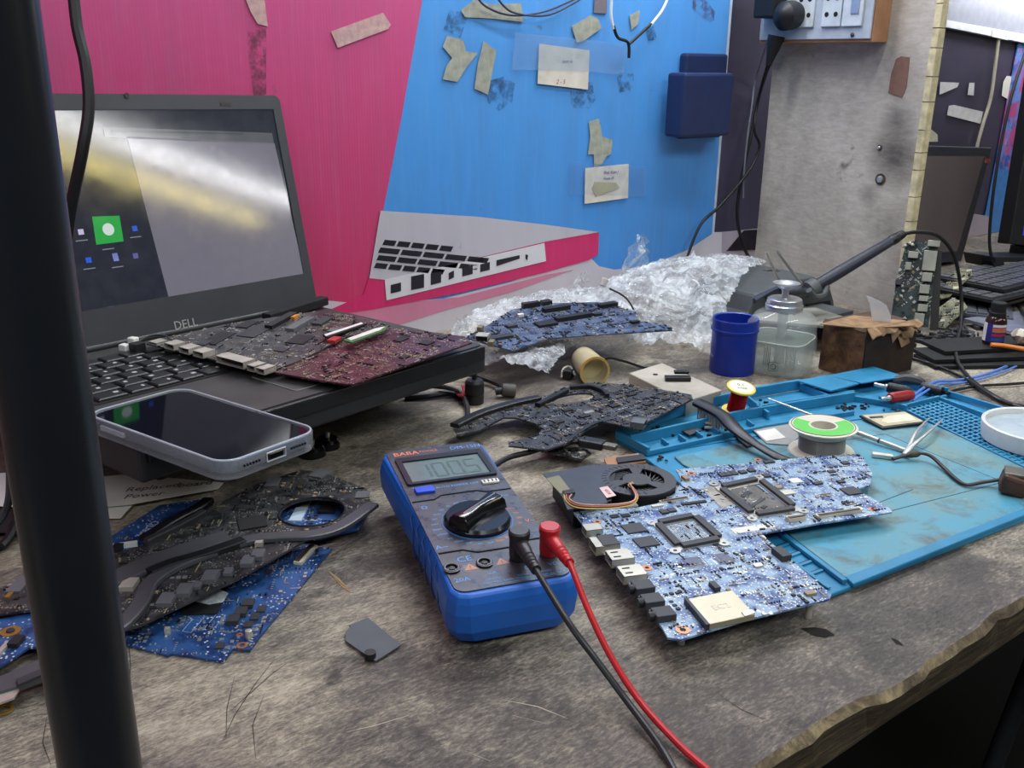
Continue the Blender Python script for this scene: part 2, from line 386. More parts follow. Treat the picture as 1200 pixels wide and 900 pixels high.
for pts in ([(261, 868), (275, 838), (300, 800), (322, 772)], [(268, 835), (290, 815), (318, 790), (338, 776)], [(265, 865), (266, 830), (275, 792)], [(150, 740), (153, 780), (150, 830)], [(300, 890), (296, 850), (310, 812)], [(55, 840), (50, 870), (60, 897)], [(388, 672), (398, 682), (410, 693)], [(840, 812), (870, 832), (905, 846)], [(700, 800), (740, 812), (770, 830)]): mark(pts, .00022, SCR, 'scratch')
for pts in ([(405, 858), (440, 850), (480, 838)], [(590, 820), (630, 828), (665, 842)], [(600, 838), (640, 848)], [(470, 822), (500, 812)], [(430, 886), (455, 878)], [(545, 880), (575, 892)]): mark(pts, .0003, SCL, 'scratch')
mark([(386, 670), (396, 679), (404, 688), (411, 694)], .0013, mat('splinter_tan', (150, 124, 84), .8), 'splinter')
for pts in ([(938, 736), (955, 735), (968, 737), (978, 744), (966, 747), (952, 744)], [(1044, 747), (1052, 750), (1060, 757), (1050, 754)]): build('gouge', MB().add([at(x, y, .0004) for x, y in pts], [tuple(range(len(pts)))]), mat('gouge_dark', (30, 27, 26), .9), wb)
for x, y in ((-.6, .34), (2.3, .34), (-.6, .95), (2.3, .95)): build('leg', MB().box((x, y, -.39), (.05, .05, .717)), EDGE, wb)
# dark things under the bench
st = root('stool', (1.3, .0, -.75), 'dark round stool in the shade under the workbench', 'stool')
build('seat', MB().lathe([(.01, .42), (.15, .42), (.16, .435), (.15, .455), (.01, .46)], (1.25, .35, -.75), n=32), mat('stool_seat', (48, 44, 40), .7), st, smooth=True)
for k in range(3):
    a = k*2.1+.3; build('leg', MB().cyl((1.25+.11*math.cos(a), .35+.11*math.sin(a), -.33), (1.25+.17*math.cos(a), .35+.17*math.sin(a), -.75), .012), DGREY, st, smooth=True)

# ---- printed poster on the back wall (a flat print, picture of a pink notebook computer on blue)
def ppaint(name, rgb, rgb2=None, axis='z', lo=0, hi=.4, dirt=.5, rough=.34):
    m, n = new(name, rough)
    if rgb2:
        sx = n.nt.nodes.new('ShaderNodeSeparateXYZ'); n.nt.links.new(n.tc.outputs['Object'], sx.inputs[0])
        mr = n.nt.nodes.new('ShaderNodeMapRange'); mr.inputs[1].default_value = lo; mr.inputs[2].default_value = hi
        n.nt.links.new(sx.outputs[{'x': 0, 'y': 1, 'z': 2}[axis]], mr.inputs[0]); c = n.mix(mr.outputs[0], lin(rgb), lin(rgb2))
    else: c = lin(rgb)
    d = n.noise(n.map(scl=(3, 3, .6)), 9, 6, .65); c = n.mix(n.ramp(d, [(.45, g(0)), (.8, g(.45*dirt))]), c, lin((96, 104, 128)))
    s = n.noise(n.map(scl=(40, 1, 2.2)), 4, 5, .6); c = n.mix(n.ramp(s, [(.5, g(0)), (.85, g(.12*dirt))]), c, lin((220, 225, 235)))
    k = n.noise(n.map(loc=(1, 4, 2)), 26, 6, .7); c = n.mix(n.ramp(k, [(.665, g(0)), (.7, g(.65*dirt))]), c, lin((60, 80, 104)))
    n.col(c)
    wv = n.nt.nodes.new('ShaderNodeTexWave'); wv.inputs['Scale'].default_value = 90; n.nt.links.new(n.tc.outputs['Object'], wv.inputs['Vector']); n.bump(wv.outputs['Fac'], .06, .0005)
    return m
P0 = onwall(430, 350)
po = root('wall_poster', (P0.x, WY, 0), 'big poster of a pink notebook computer on sky blue, dirty with tape marks', 'poster')
def pp(name, pts, d, m, **k): return build(name, MB().prism([onwall(x, y, d) for x, y in pts], V((0, .0004, 0))), m, po, **k)
bx0, bx1 = -1.4, onwall(847, 100).x
build('blue_print', MB().box(((bx0+bx1)/2, WY-.001, .55), (bx1-bx0, .002, 1.1)), ppaint('poster_blue', (62, 138, 214), (84, 158, 232), 'z', -.05, .35), po)
build('paper_edge', MB().box((bx1+.002, WY-.0011, .55), (.005, .0022, 1.1)), mat('poster_edge', (188, 198, 214), .6), po)
pink = ppaint('poster_pink', (196, 44, 92), (206, 88, 142), 'z', .0, .42, .45)
build('pink_lid_print', MB().prism([V((-1.39, WY-.0024, .0)), V((-1.39, WY-.0024, 1.1)), V((onwall(545, -250).x+.14, WY-.0024, 1.1)), onwall(545, -250, .0024), onwall(495, 0, .0024), onwall(470, 140, .0024), onwall(445, 268, .0024), onwall(432, 325, .0024), onwall(425, 352, .0024), onwall(395, 364, .0024), V((onwall(380, 366).x, WY-.0024, 0))], V((0, .0004, 0))), pink, po)
pp('table_print', [(380, 352), (425, 356), (520, 350), (600, 330), (642, 312), (690, 300), (702, 312), (720, 316), (760, 312), (806, 293), (838, 272), (846, 272), (842, 420), (820, 460), (360, 470)], .0026, ppaint('poster_white', (202, 196, 204), None, dirt=.3))
pp('pink_reflection', [(380, 362), (440, 358), (540, 348), (640, 322), (672, 316), (600, 342), (520, 364), (470, 380), (400, 398), (370, 400)], .0031, ppaint('poster_pale_pink', (206, 128, 156), None, dirt=.3))
pp('case_print', [(380, 366), (398, 358), (426, 346), (432, 325), (452, 328), (640, 283), (702, 272), (701, 298), (690, 305), (640, 319), (540, 343), (440, 362), (400, 368)], .0036, ppaint('poster_deep_pink', (206, 42, 104), None, dirt=.25))
pp('deck_print', [(446, 247), (560, 254), (645, 264), (702, 272), (640, 283), (452, 328), (433, 326)], .0041, ppaint('poster_silver', (190, 186, 196), None, dirt=.35))
pp('side_print', [(451, 328), (638, 285), (640, 306), (453, 352)], .0046, ppaint('poster_side', (214, 212, 218), None, dirt=.25))
PK = mat('poster_black', (34, 30, 40), .4)
for k in range(4):
    y = 283+k*9; x1 = [530, 572, 560, 520][k]; x0 = [447, 442, 440, 437][k]
    nk = 5
    for j in range(nk):
        a = x0+(x1-x0)*j/nk+1.2; b = x0+(x1-x0)*(j+1)/nk-1.6; q = lambda x: y+(x-x0)*.10-(2.2 if x > x0 else 0)
        pp('key_print', [(a+3, q(a)), (b+3, q(b)), (b, q(b)+6), (a, q(a)+6)], .0046, PK)
for x0, x1, t, b in ((456, 471, 332, 345), (480, 498, 322, 341), (503, 518, 319, 335), (524, 533, 318, 329), (540, 555, 312, 325), (561, 575, 308, 320)):
    pp('port_print', [(x0+2, t+2), (x1-1, t-1), (x1-1, b-4), (x0+2, b-1)], .0051, PK)
pp('port_print', [(582, 305), (609, 299), (609, 303), (582, 312)], .0051, PK)
pp('port_print', [(616, 298), (619, 299), (618, 305), (616, 303)], .0051, PK)
def stain(name, rgb):
    m, n = new(name, .6); n.col(lin(rgb)); r = n.ramp(n.noise(n.map(), 70, 6, .7), [(.44, g(0)), (.66, g(.42))]); n.nt.links.new(r, n.b.inputs['Alpha']); return m
ST = stain('tape_residue', (52, 82, 112)); SB = stain('scorch_residue', (104, 70, 88))
for pts in ([(568, 96), (590, 90), (604, 98), (600, 120), (585, 130), (572, 120)], [(668, 100), (694, 96), (698, 116), (690, 128), (670, 126)], [(722, 84), (742, 86), (744, 106), (726, 108)], [(528, 8), (548, 20), (540, 44), (520, 34)], [(756, 34), (766, 30), (770, 46), (760, 48)]): pp('tape_residue', pts, .0031, ST)
for pts in ([(812, -4), (826, -2), (838, 14), (836, 28), (824, 20), (812, 10)], [(290, 30), (312, 34), (312, 110), (298, 120), (292, 70)]): pp('tape_residue', pts, .0031, SB)
# second pale print low on the wall behind the partition
sp = root('low_print', (1.35, WY, 0), 'pale mauve printed strip low on the wall left of partition', 'poster')
LP = ppaint('low_print_mauve', (170, 160, 176), None, dirt=.3)
build('print_sheet', MB().prism([onwall(846, 272, .002), onwall(888, 268, .002), V((1.6, WY-.002, .075)), V((1.6, WY-.002, 0)), V((onwall(842, 330).x, WY-.002, 0))], V((0, .001, 0))), LP, sp)
build('dark_print', MB().prism([onwall(872, 270, .0032), onwall(905, 268, .0032), onwall(905, 292, .0032), onwall(852, 294, .0032)], V((0, .001, 0))), PK, sp)

# ---- plywood partition
def ply_mat():
    m, n = new('grey_plywood', .7)
    gr = n.noise(n.map(scl=(3, 30, 90)), 1.6, 8, .75, .5); big = n.noise(n.map(), 7, 6, .65, .6)
    c = n.ramp(gr, [(.3, lin((172, 163, 152))), (.5, lin((190, 182, 172))), (.72, lin((208, 202, 194)))])
    c = n.mix(n.ramp(big, [(.42, g(0)), (.66, g(.6))]), c, lin((128, 118, 108)))
    k = n.noise(n.map(loc=(4, 4, 4)), 13, 5, .6); c = n.mix(n.ramp(k, [(.68, g(0)), (.76, g(.8))]), c, lin((44, 42, 42)))
    for (yy, zz, rad, amt) in ((.738, .215, .050, .95), (.742, .262, .03, .7), (.77, .160, .02, .5), (.735, .12, .04, .35)):
        sub = n.nt.nodes.new('ShaderNodeVectorMath'); sub.operation = 'DISTANCE'; n.nt.links.new(n.tc.outputs['Object'], sub.inputs[0]); sub.inputs[1].default_value = (0, yy-.83, zz)
        mr = n.nt.nodes.new('ShaderNodeMapRange'); mr.inputs[1].default_value = rad; mr.inputs[2].default_value = rad*.15; mr.inputs[4].default_value = amt
        n.nt.links.new(sub.outputs['Value'], mr.inputs[0]); c = n.mix(n.mix(1.0, mr.outputs[0], n.ramp(gr, [(.2, g(1)), (.9, g(.7))]), 'MULTIPLY'), c, lin((58, 54, 50)))
    n.col(c); n.bump(gr, .25, .0006); return m
XP = 1.195; YB0 = atx = None
def onpart(x, y, d=0): return Pl((XP-d, 0, 0), (-1, 0, 0))(x, y)
pt = root('partition_panel', (XP, .83, 0), 'grey weathered plywood partition standing upright on the workbench', 'partition')
yn = onpart(1045, 370).y; TK = .0145
build('plywood_face', MB().box((XP+.006, (yn+.955)/2, .55), (.012, .955-yn, 1.1)), ply_mat(), pt)
rng = random.Random(5); z = 0.0
EM = mat('edge_filler', (206, 194, 156), .8, var=.3, vs=70, bump=.6)
while z < .8:
    h = rng.uniform(.022, .036); build('edge_strip', MB().box((XP+TK/2, yn-.0045, z+h/2), (TK, .009, h-.0012)), EM, pt); z += h
pth = lambda nm, pts, m, d=.0006: build(nm, MB().prism([onpart(x, y, d) for x, y in pts], V((.0006, 0, 0))), m, pt)
pth('brown_patch', [(1050, 69), (1056, 66), (1066, 67), (1064, 86), (1062, 102), (1057, 114), (1050, 112), (1041, 109), (1044, 88)], mat('brown_tape', (124, 92, 80), .7, var=.2), .0009)
for x, y, r_ in ((1031, 173, .0022), (1032, 210, .0045)):
    c = onpart(x, y); b = root('bolt_head', c, 'steel bolt with dark washer in the plywood, ' + ('upper small one' if r_ < .003 else 'lower larger one'), 'bolt')
    build('washer', MB().cyl(c, c+V((-.0012, 0, 0)), r_*1.7), mat('burnt_washer', (70, 62, 50), .6), b, smooth=True)
    build('bolt', MB().lathe([(r_, 0), (r_, .002), (r_*.5, .003)], c+V((-.001, 0, 0)), (-1, 0, 0)), STEEL, b, smooth=True)

# ---- switch box on partition
sb = root('socket_box', onpart(985, 30), 'wooden box with white switch and socket plate on plywood partition', 'switchboard')
zb = onpart(1040, 50).z; ya = onpart(1040, 50).y; xb = XP-.035
yb = .955
build('wooden_box', MB().box(((xb+XP)/2, (ya+yb)/2, zb+.075), (XP-xb-.001, yb-ya, .15)), mat('varnished_wood', (176, 128, 92), .5, var=.3, vs=20), sb, bevel=.001)
WPL = mat('switch_plate', (172, 180, 190), .4)
build('cover_plate', MB().box((xb-.0015, (ya+yb)/2, zb+.077), (.003, yb-ya-.004, .146)), WPL, sb, bevel=.0008)
sockc = [ya+.030, ya+.062, ya+.105]
for i, yy in enumerate(sockc):
    s = build('socket_face', MB().box((xb-.0045, yy, zb+.062), (.004, .030, .085)), mat('socket_ivory', (196, 202, 208), .35), sb, bevel=.001)
    for dz in ((.0, .02, .045) if i else ()):
        for dy in (-.007, .007):
            build('socket_hole', MB().cyl((xb-.0062, yy+dy, zb+.035+dz), (xb-.0068, yy+dy, zb+.035+dz), .0032), BLKM, s)
build('broken_switch', MB().box((xb-.006, sockc[0]-.004, zb+.05), (.004, .012, .03)), STEEL, sb)
build('screw', MB().lathe([(.0028, 0), (.0028, .001), (.001, .002)], (xb-.003, ya+.028, zb+.009), (-1, 0, 0)), DGREY, sb, smooth=True)
# plug bundle
PX = Pl((xb-.012, 0, 0), (-1, 0, 0))
pb = root('plug', PX(925, 20), 'big black plug and adapter pushed into the wall sockets', 'plug')
c = PX(928, 18); build('plug_body', MB().lathe([(.006, -.012), (.0165, -.009), (.019, 0), (.019, .016), (.012, .024), (.003, .027)], c, (-1, .1, -.1), n=24), BLKP, pb, smooth=True)
c2 = PX(905, 8); build('adapter_body', MB().box(c2+V((-.005, 0, .01)), (.028, .036, .05)), BLKP, pb, bevel=.003)
c3 = PX(910, 42); build('cord_relief', MB().lathe([(.012, 0), (.010, .012), (.006, .03), (.004, .04)], c3, (-.1, .15, -1), n=16), BLKP, pb, smooth=True)

# wires that run down the wall behind the partition
def wl(pts, d): return [onwall(x, y, d) for x, y in pts]
cable('power_cable', [PX(908, 50)] + wl([(890, 110), (884, 150), (890, 172), (878, 200), (845, 240), (822, 262), (806, 300), (800, 330)], .02), .0022, CABLE, 'black cable from the plug curving down across the dark wall to bubble wrap')
cable('power_cable', [PX(914, 46)] + wl([(893, 100), (880, 160), (868, 215), (864, 255), (872, 290), (884, 312), (890, 325)], .012), .0026, CABLE, 'thick black cable hanging straight down beside the partition edge')
cable('power_cable', [PX(902, 40)] + wl([(886, 90), (881, 125), (876, 160), (872, 200), (871, 232)], .016), .0014, mat('wire_pale', (120, 124, 134), .4), 'thin pale wire hanging on the dark wall by the partition')
# wall adapter on blue poster
ad = root('wall_adapter', onwall(820, 110), 'dark blue-black power adapter plugged on the blue poster', 'power adapter')
ADM = mat('adapter_navy', (30, 44, 84), .5)
a = onwall(795, 62); b = onwall(837, 160)
build('back_plate', MB().box(((a.x+b.x)/2, WY-.009, (a.z+b.z)/2), (b.x-a.x, .014, a.z-b.z)), ADM, ad, bevel=.004)
a = onwall(789, 85, .03); b = onwall(838, 158, .03)
build('adapter_body', MB().box(((a.x+b.x)/2+.006, WY-.033, (a.z+b.z)/2), (b.x-a.x+.006, .034, a.z-b.z)), ADM, ad, bevel=.004)

# ---- tapes and notes on the poster
def wallbit(name, pts, d, m, label, cat='tape', group=None, th=.0005): return single(name, MB().prism([onwall(x, y, d) for x, y in pts], V((0, th, 0))), m, label, cat, group)
TP = mat('pink_tinted_tape', (196, 160, 158), .75, var=.2, vs=120, bump=.3)
wallbit('masking_tape', [(388, 37), (449, 15), (458, 29), (455, 34), (396, 56)], .004, TP, 'beige masking tape strip slanting on the upper pink area')
wallbit('masking_tape', [(285, -8), (309, -8), (314, 31), (302, 28), (294, 14)], .004, TP, 'masking tape strip at the top edge of the pink area')
wallbit('masking_tape', [(524, 42), (543, 47), (546, 60), (560, 62), (546, 80), (536, 96), (519, 93), (523, 78), (530, 68), (519, 55)], .004, TAPE, 'crossed masking tape scraps on blue, left of the upright strip')
wallbit('masking_tape', [(567, 48), (582, 60), (577, 85), (572, 111), (556, 104), (560, 75)], .004, TAPE, 'upright masking tape strip on the blue poster')
wallbit('masking_tape', [(540, 12), (556, 0), (575, 5), (611, 4), (614, 26), (580, 22), (545, 20)], .004, TAPE, 'wide dirty masking tape strip at the top of the blue, behind cable loop')
wallbit('masking_tape', [(670, 31), (692, 18), (701, 22), (705, 33), (684, 48), (676, 50)], .0045, TAPE, 'tilted tape square above the upper paper note')
wallbit('masking_tape', [(697, -6), (712, -6), (711, 16), (696, 15)], .004, mat('grey_tape', (118, 112, 122), .8), 'grey-brown tape piece at the top edge beside white wires')
wallbit('masking_tape', [(738, 18), (750, 12), (748, 28), (740, 35)], .004, TAPE, 'tiny torn tape scrap inside the loop of white wires')
wallbit('masking_tape', [(690, 143), (702, 139), (706, 160), (718, 164), (716, 181), (711, 183), (705, 193), (696, 196), (696, 181), (689, 181), (692, 160)], .004, TAPE, 'cross of masking tape above the lower paper note')
CT = mat('clear_tape', (150, 186, 222), .10, alpha=.16, bump=1.0, bs=420, spec=1.0)
wallbit('clear_tape', [(604, 38), (660, 44), (735, 52), (731, 88), (690, 84), (640, 82), (600, 82)], .0062, CT, 'wide glossy clear tape across the upper paper note')
wallbit('clear_tape', [(668, 190), (758, 196), (756, 230), (667, 228)], .0055, mat('clear_tape_faint', (120, 160, 210), .2, alpha=.12), 'faint clear tape across the lower paper note')
def note(pts, label, lines):
    c = onwall(*pts[0]); r_ = root('paper_note', c, label, 'note')
    build('sheet', MB().prism([onwall(x, y, .0052) for x, y in pts], V((0, .0005, 0))), mat('note_paper', (214, 208, 196), .7), r_)
    for s, x, y, size, m in lines: text('handwriting', s, onwall(x, y, .0056), (1, 0, 0), (0, 0, 1), size, m, r_, .00005, shear=.3)
RED = mat('red_ink', (160, 84, 96), .7); BLUEI = mat('blue_ink', (60, 84, 140), .7)
note([(632, 51), (691, 59), (689, 105), (630, 98)], 'upper cream paper note with scribbles under glossy tape', [('2 - 5', 657, 96, .008, RED), ('pack ok', 665, 72, .0055, INK)])
note([(686, 197), (737, 192), (736, 232), (685, 239)], 'lower white paper note with blue handwriting on the blue poster', [('Pest Kam J', 716, 202, .0062, BLUEI), ('Home 15', 713, 209, .005, BLUEI)])
wallbit('masking_tape', [(697, 213), (722, 214), (726, 220), (705, 228), (698, 230), (694, 221)], .0060, mat('note_tape', (178, 176, 152), .7, alpha=.8), 'small curled tape piece stuck on the lower note')
# loose wires above
cable('loose_cable', wl([(556, -8), (570, 8), (600, 18), (640, 13), (684, -6)], .012), .0013, mat('wire_grey', (52, 54, 74), .4), 'dark thin cable loop drooping at the top, outer one')
cable('loose_cable', wl([(580, -6), (600, 14), (640, 18), (672, 4), (690, -8)], .016), .0013, mat('wire_grey', (52, 54, 74), .4), 'dark thin cable loop drooping at the top, inner one')
WW = mat('wire_white', (226, 228, 232), .4)
ww = root('bare_wires', onwall(735, 50), 'pair of white wires joined in a black twist, hanging at the top', 'wire')
build('white_wire', MB().tube(wl([(717, -8), (716, 18), (719, 34)], .02), .0019, 8), WW, ww, smooth=True)
build('white_wire', MB().tube(wl([(785, -8), (776, 12), (762, 30)], .02), .0019, 8), WW, ww, smooth=True)
build('twisted_end', MB().tube(wl([(719, 30), (724, 44), (736, 50), (737, 68)], .02), .0021, 8), CABLE, ww, smooth=True)
build('twisted_end', MB().tube(wl([(763, 28), (748, 42), (737, 52)], .02), .0021, 8), CABLE, ww, smooth=True)

# ---- right bay
tr = single('cable_trunking', MB().prism([onwall(1070, 16, .012), onwall(1070, 24, .012), onwall(1260, 62, .012), onwall(1260, 51, .012)], V((0, .012, 0))), mat('trunking_white', (206, 210, 218), .5), 'white cable trunking running across the wall of the right bay', 'cable trunking')
build('trunking_joint', MB().prism([onwall(1163, 35, .0135), onwall(1163, 43, .0135), onwall(1181, 47, .0135), onwall(1181, 38, .0135)], V((0, .0015, 0))), mat('joint_white', (222, 226, 230), .5), tr)
single('upper_panel', MB().prism([onwall(1040, -120, .004), onwall(1040, 12, .004), onwall(1320, 68, .004), onwall(1320, -120, .004)], V((0, .003, 0))), mat('panel_grey', (120, 124, 138), .6), 'grey wall panel above the trunking in the right bay', 'wall panel')
tl = root('tube_light', onwall(1180, 0), 'bright white tube light at the top right corner', 'tube light')
p1 = onwall(1150, -32, .06); p2 = onwall(1330, 34, .06)
build('tube', MB().cyl(p1, p2, .016, n=16), mat('lit_tube', (255, 255, 255), .3, emit=10, var=0), tl, smooth=True)
build('batten', MB().tube([p1+V((0, .02, .03)), p2+V((0, .02, .03))], .02, 4, 1), WHITEP, tl)
cable('conduit', wl([(1170, 46), (1166, 80), (1161, 115), (1152, 145), (1145, 172), (1143, 190)], .008), .0034, mat('conduit_beige', (170, 166, 150), .6), 'beige conduit bending down the dark wall behind monitor', 'conduit')
WT = mat('torn_white_tape', (196, 196, 200), .7, var=.12, bump=.3)
bay = lambda n_, pts, lab, m=WT: wallbit(n_, pts, .003, m, lab)
bay('tape_strip', [(1102, 96), (1124, 97), (1122, 102), (1101, 111)], 'torn white tape scrap, leftmost on dark wall of the right bay')
bay('tape_strip', [(1136, 97), (1142, 97), (1141, 112), (1134, 111)], 'small upright white tape scrap on dark wall of the right bay')
bay('tape_strip', [(1112, 124), (1118, 123), (1152, 131), (1149, 145), (1110, 135)], 'long white tape strip slanting on dark wall of the right bay')
bay('tape_strip', [(1180, 89), (1188, 90), (1184, 118), (1174, 112), (1176, 96)], 'cream torn tape beside the floral poster', PAPER)
single('crumpled_paper', MB().prism([onwall(x, y, .03) for x, y in [(1070, 156), (1085, 150), (1092, 152), (1099, 158), (1099, 166), (1076, 166), (1066, 172)]], V((0, .004, .001))), mat('cream_paper', (196, 194, 176), .8, bump=.6, bs=80), 'crumpled cream paper tucked behind the bay monitor', 'paper')
def flo():
    m, n = new('floral_print', .4)
    a = n.noise(n.map(), 34, 3, .5, .8); b = n.noise(n.map(loc=(5, 0, 0)), 22, 4, .6, 1.)
    c = n.ramp(a, [(.38, lin((52, 92, 176))), (.5, lin((96, 150, 226))), (.6, lin((150, 110, 190))), (.72, lin((214, 150, 200)))])
    c = n.mix(n.ramp(b, [(.5, g(0)), (.58, g(.9))]), c, lin((190, 70, 130))); n.col(c); return m
fp = root('floral_poster', onwall(1180, 150), 'blue poster with pink flowers behind the right monitor', 'poster')
build('floral_print', MB().prism([onwall(x, y, .004) for x, y in [(1194, 48), (1260, 58), (1240, 202), (1166, 198)]], V((0, .002, 0))), flo(), fp)
build('blue_print', MB().prism([V((p.x, p.y, max(p.z, .0008))) for p in [onwall(x, y, .004) for x, y in [(1166, 198), (1240, 202), (1235, 262), (1150, 280)]]], V((0, .002, 0))), mat('bay_poster_blue', (72, 132, 206), .4), fp)
build('pale_print', MB().prism([V((p.x, p.y, max(p.z, .0008))) for p in [onwall(x, y, .005) for x, y in [(1138, 250), (1162, 254), (1156, 300), (1110, 310), (1100, 280)]]], V((0, .002, 0))), LP, fp)
# bay monitor, leaning back
d_ = at(1130, 308).y
MP = plane3(V((1.3, d_, 0)), V((1.7, d_, 0)), V((1.5, d_+.03, .3)))
mo = root('monitor', MP(1090, 305), 'dark switched-off monitor leaning in the right bay behind partition', 'monitor')
build('casing', MB().prism([MP(x, y) for x, y in [(1040, 169), (1163, 173), (1127, 306), (1010, 318)]], -MP.n*.03), mat('monitor_black', (50, 52, 62), .4), mo, bevel=.002)
MS, nn = new('monitor_screen', .08); nn.col(lin((98, 88, 88)))
pquad('screen', MP, [(1050, 183), (1153, 183), (1121, 294), (1024, 304)], .0, .0012, MS, mo)
pquad('power_label', MP, [(1155, 186), (1160, 186), (1159, 191), (1154, 191)], .0, .0014, mat('orange_sticker', (140, 70, 50), .6), mo)
# right edge monitor
MP2 = plane3(V((1.45, .80, 0)), V((1.75, .66, 0)), V((1.46, .83, .3)))
m2 = root('monitor', MP2(1190, 280), 'monitor with violet-blue screen cut by the right frame edge', 'monitor')
build('casing', MB().prism([MP2(x, y) for x, y in [(1221, 55), (1340, 60), (1300, 300), (1183, 286)]], -MP2.n*.03), BLKP, m2, bevel=.002)
pquad('screen', MP2, [(1231, 75), (1330, 75), (1290, 285), (1198, 276)], .0, .001, mat('screen_violet', (52, 50, 150), .25, emit=.5, vs=8, var=.3), m2)
q = MP2(1225, 290); build('stand', MB().box((q.x, q.y+.03, q.z/2), (.05, .03, q.z)), BLKP, m2)
build('stand_base', MB().lathe([(.07, 0), (.07, .006), (.02, .012)], (q.x, q.y, 0), n=32), BLKP, m2, smooth=True)
# ================================================================ FOREGROUND POST AND CABLES
q = CP + ray(118, 900)*.345
single('metal_post', MB().cyl((q.x, q.y, 0.0005), (q.x, q.y, 1.6), .0138, n=40), mat('black_gloss_paint', (30, 33, 38), .3, var=.1, vs=20), 'glossy black round metal post in the left foreground', 'post', smooth=True)
P = [CP + ray(x, y)*d for x, y, d in ((84, -30, .50), (90, 30, .50), (100, 75, .50), (104, 125, .50), (97, 175, .50), (86, 230, .505), (80, 270, .51), (74, 320, .515), (66, 400, .52), (58, 480, .53))]
cable('hanging_cable', P, .0031, CABLE, 'thick black cable hanging beside the metal post in front of laptop screen')
P = [at(-30, 430, .12), at(4, 470, .11), at(20, 540, .07), at(22, 600, .02), at(0, 640, .004), at(-40, 620, .004)]
cable('loop_cable', P, .0034, CABLE, 'black cable loop at the left edge on the white paper, outer one')
P = [at(-20, 470, .09), at(6, 500, .08), at(12, 560, .05), at(6, 600, .02), at(-20, 630, .004)]
cable('loop_cable', P, .0028, mat('cable_grey', (70, 72, 78), .4), 'grey cable loop at the left edge on the white paper, inner one')

# ================================================================ LAPTOP
LPx = (0.0958547, 0.84787214, 0.07963985, -0.00432362, 0.02301586, 0.25989899)
from mathutils import Euler
LM = Euler(LPx[3:6], 'XYZ').to_matrix().to_4x4(); LM.translation = V(LPx[:3]); LEAN, LH = 0.22173689, 0.22464679
LW, LD, LT = .36, .24, .026
lap = root('laptop', None, 'open dark laptop with glossy screen facing the phone and boards on its keyboard', 'laptop', M=LM)
LPT = mat('laptop_black', (44, 46, 50), .45, var=.15, vs=15); PALM = mat('laptop_palmrest', (66, 66, 66), .5, .2, var=.22, vs=22)
def Lp(x, y, z): return LM @ V((x, y, z))
build('base', MB().box((LW/2, -LD/2, -LT/2-.0005), (LW, LD, LT)), LPT, lap, bevel=.003, local=True)
build('palm_rest', MB().prism([V((x, y, -.0004)) for x, y in rpoly(LW/2, -LD/2, LW-.004, LD-.004, .008)], V((0, 0, .0014))), PALM, lap, local=True)
build('front_lip', MB().box((LW/2, -LD-.001, -.006), (LW-.01, .004, .013)), BLKP, lap, bevel=.001, local=True)
# keyboard: staggered keys
kme = None; KEY = mat('key_black', (34, 35, 38), .35, var=.1); KEYG = mat('key_legend', (176, 178, 182), .6)
kx0, ky0 = .028, -.040
build('keyboard_well', MB().box((LW/2, -.088, .0012), (LW-.05, .108, .0008)), BLKM, lap, local=True)
rows = [15, 14, 14, 13, 12, 9]
for r_ in range(6):
    nk = rows[r_]; wtot = LW-.056; yy = ky0 - r_*.0182
    if r_ == 5: ws = [1.2, 1, 1, 1, 5.2, 1, 1, 1, 1.2]
    else: ws = [1.0+.35*(r_ % 3)] + [1]*(nk-2) + [1.6]
    tot = sum(ws); x = kx0
    for wk in ws:
        ww_ = wtot*wk/tot
        o = bpy.data.objects.new('key', None) if False else None
        me = bpy.data.meshes.get('unit_key')
        if me is None:
            b = MB().rings([[V((sx*.5*k, sy*.5*k, z)) for sx, sy in ((-1, -1), (1, -1), (1, 1), (-1, 1))] for k, z in ((1, 0), (.97, .7), (.86, 1))])
            me = bpy.data.meshes.new('unit_key'); me.from_pydata([tuple(p) for p in b.v], [], b.f); me.materials.append(KEY)
        o = bpy.data.objects.new('key', me); C.objects.link(o); o.parent = lap
        o.matrix_local = Matrix.Translation(V((x+ww_/2, yy, .0014))) @ Matrix.Diagonal(V((ww_-.0026, .0156, .0026, 1))); WM[o.name] = LM @ o.matrix_local
        x += ww_
lg = MB(); rng = random.Random(2)
for r_ in range(1, 6):
    for k in range(13):
        x = kx0+.012+k*.0228+.004*(r_ % 3); lg.box((x, ky0-r_*.0182+.001, .00408), (rng.choice((.003, .004, .0022)), .0034, .00012))
build('key_legends', lg, KEYG, lap, kind='stuff', local=True)
tx = .205
build('touchpad', MB().prism([V((x, y, .001)) for x, y in rpoly(tx-.01, -LD+.046, .096, .055, .004)], V((0, 0, .0005))), mat('touchpad_grey', (78, 78, 78), .45), lap, local=True)
build('touchpad_rim', MB().tube([V((x, y, .0014)) for x, y in rpoly(tx-.01, -LD+.046, .098, .057, .004)+[rpoly(tx-.01, -LD+.046, .098, .057, .004)[0]]], .0005, 5, 1), mat('rim_grey', (130, 130, 128), .4), lap, local=True)
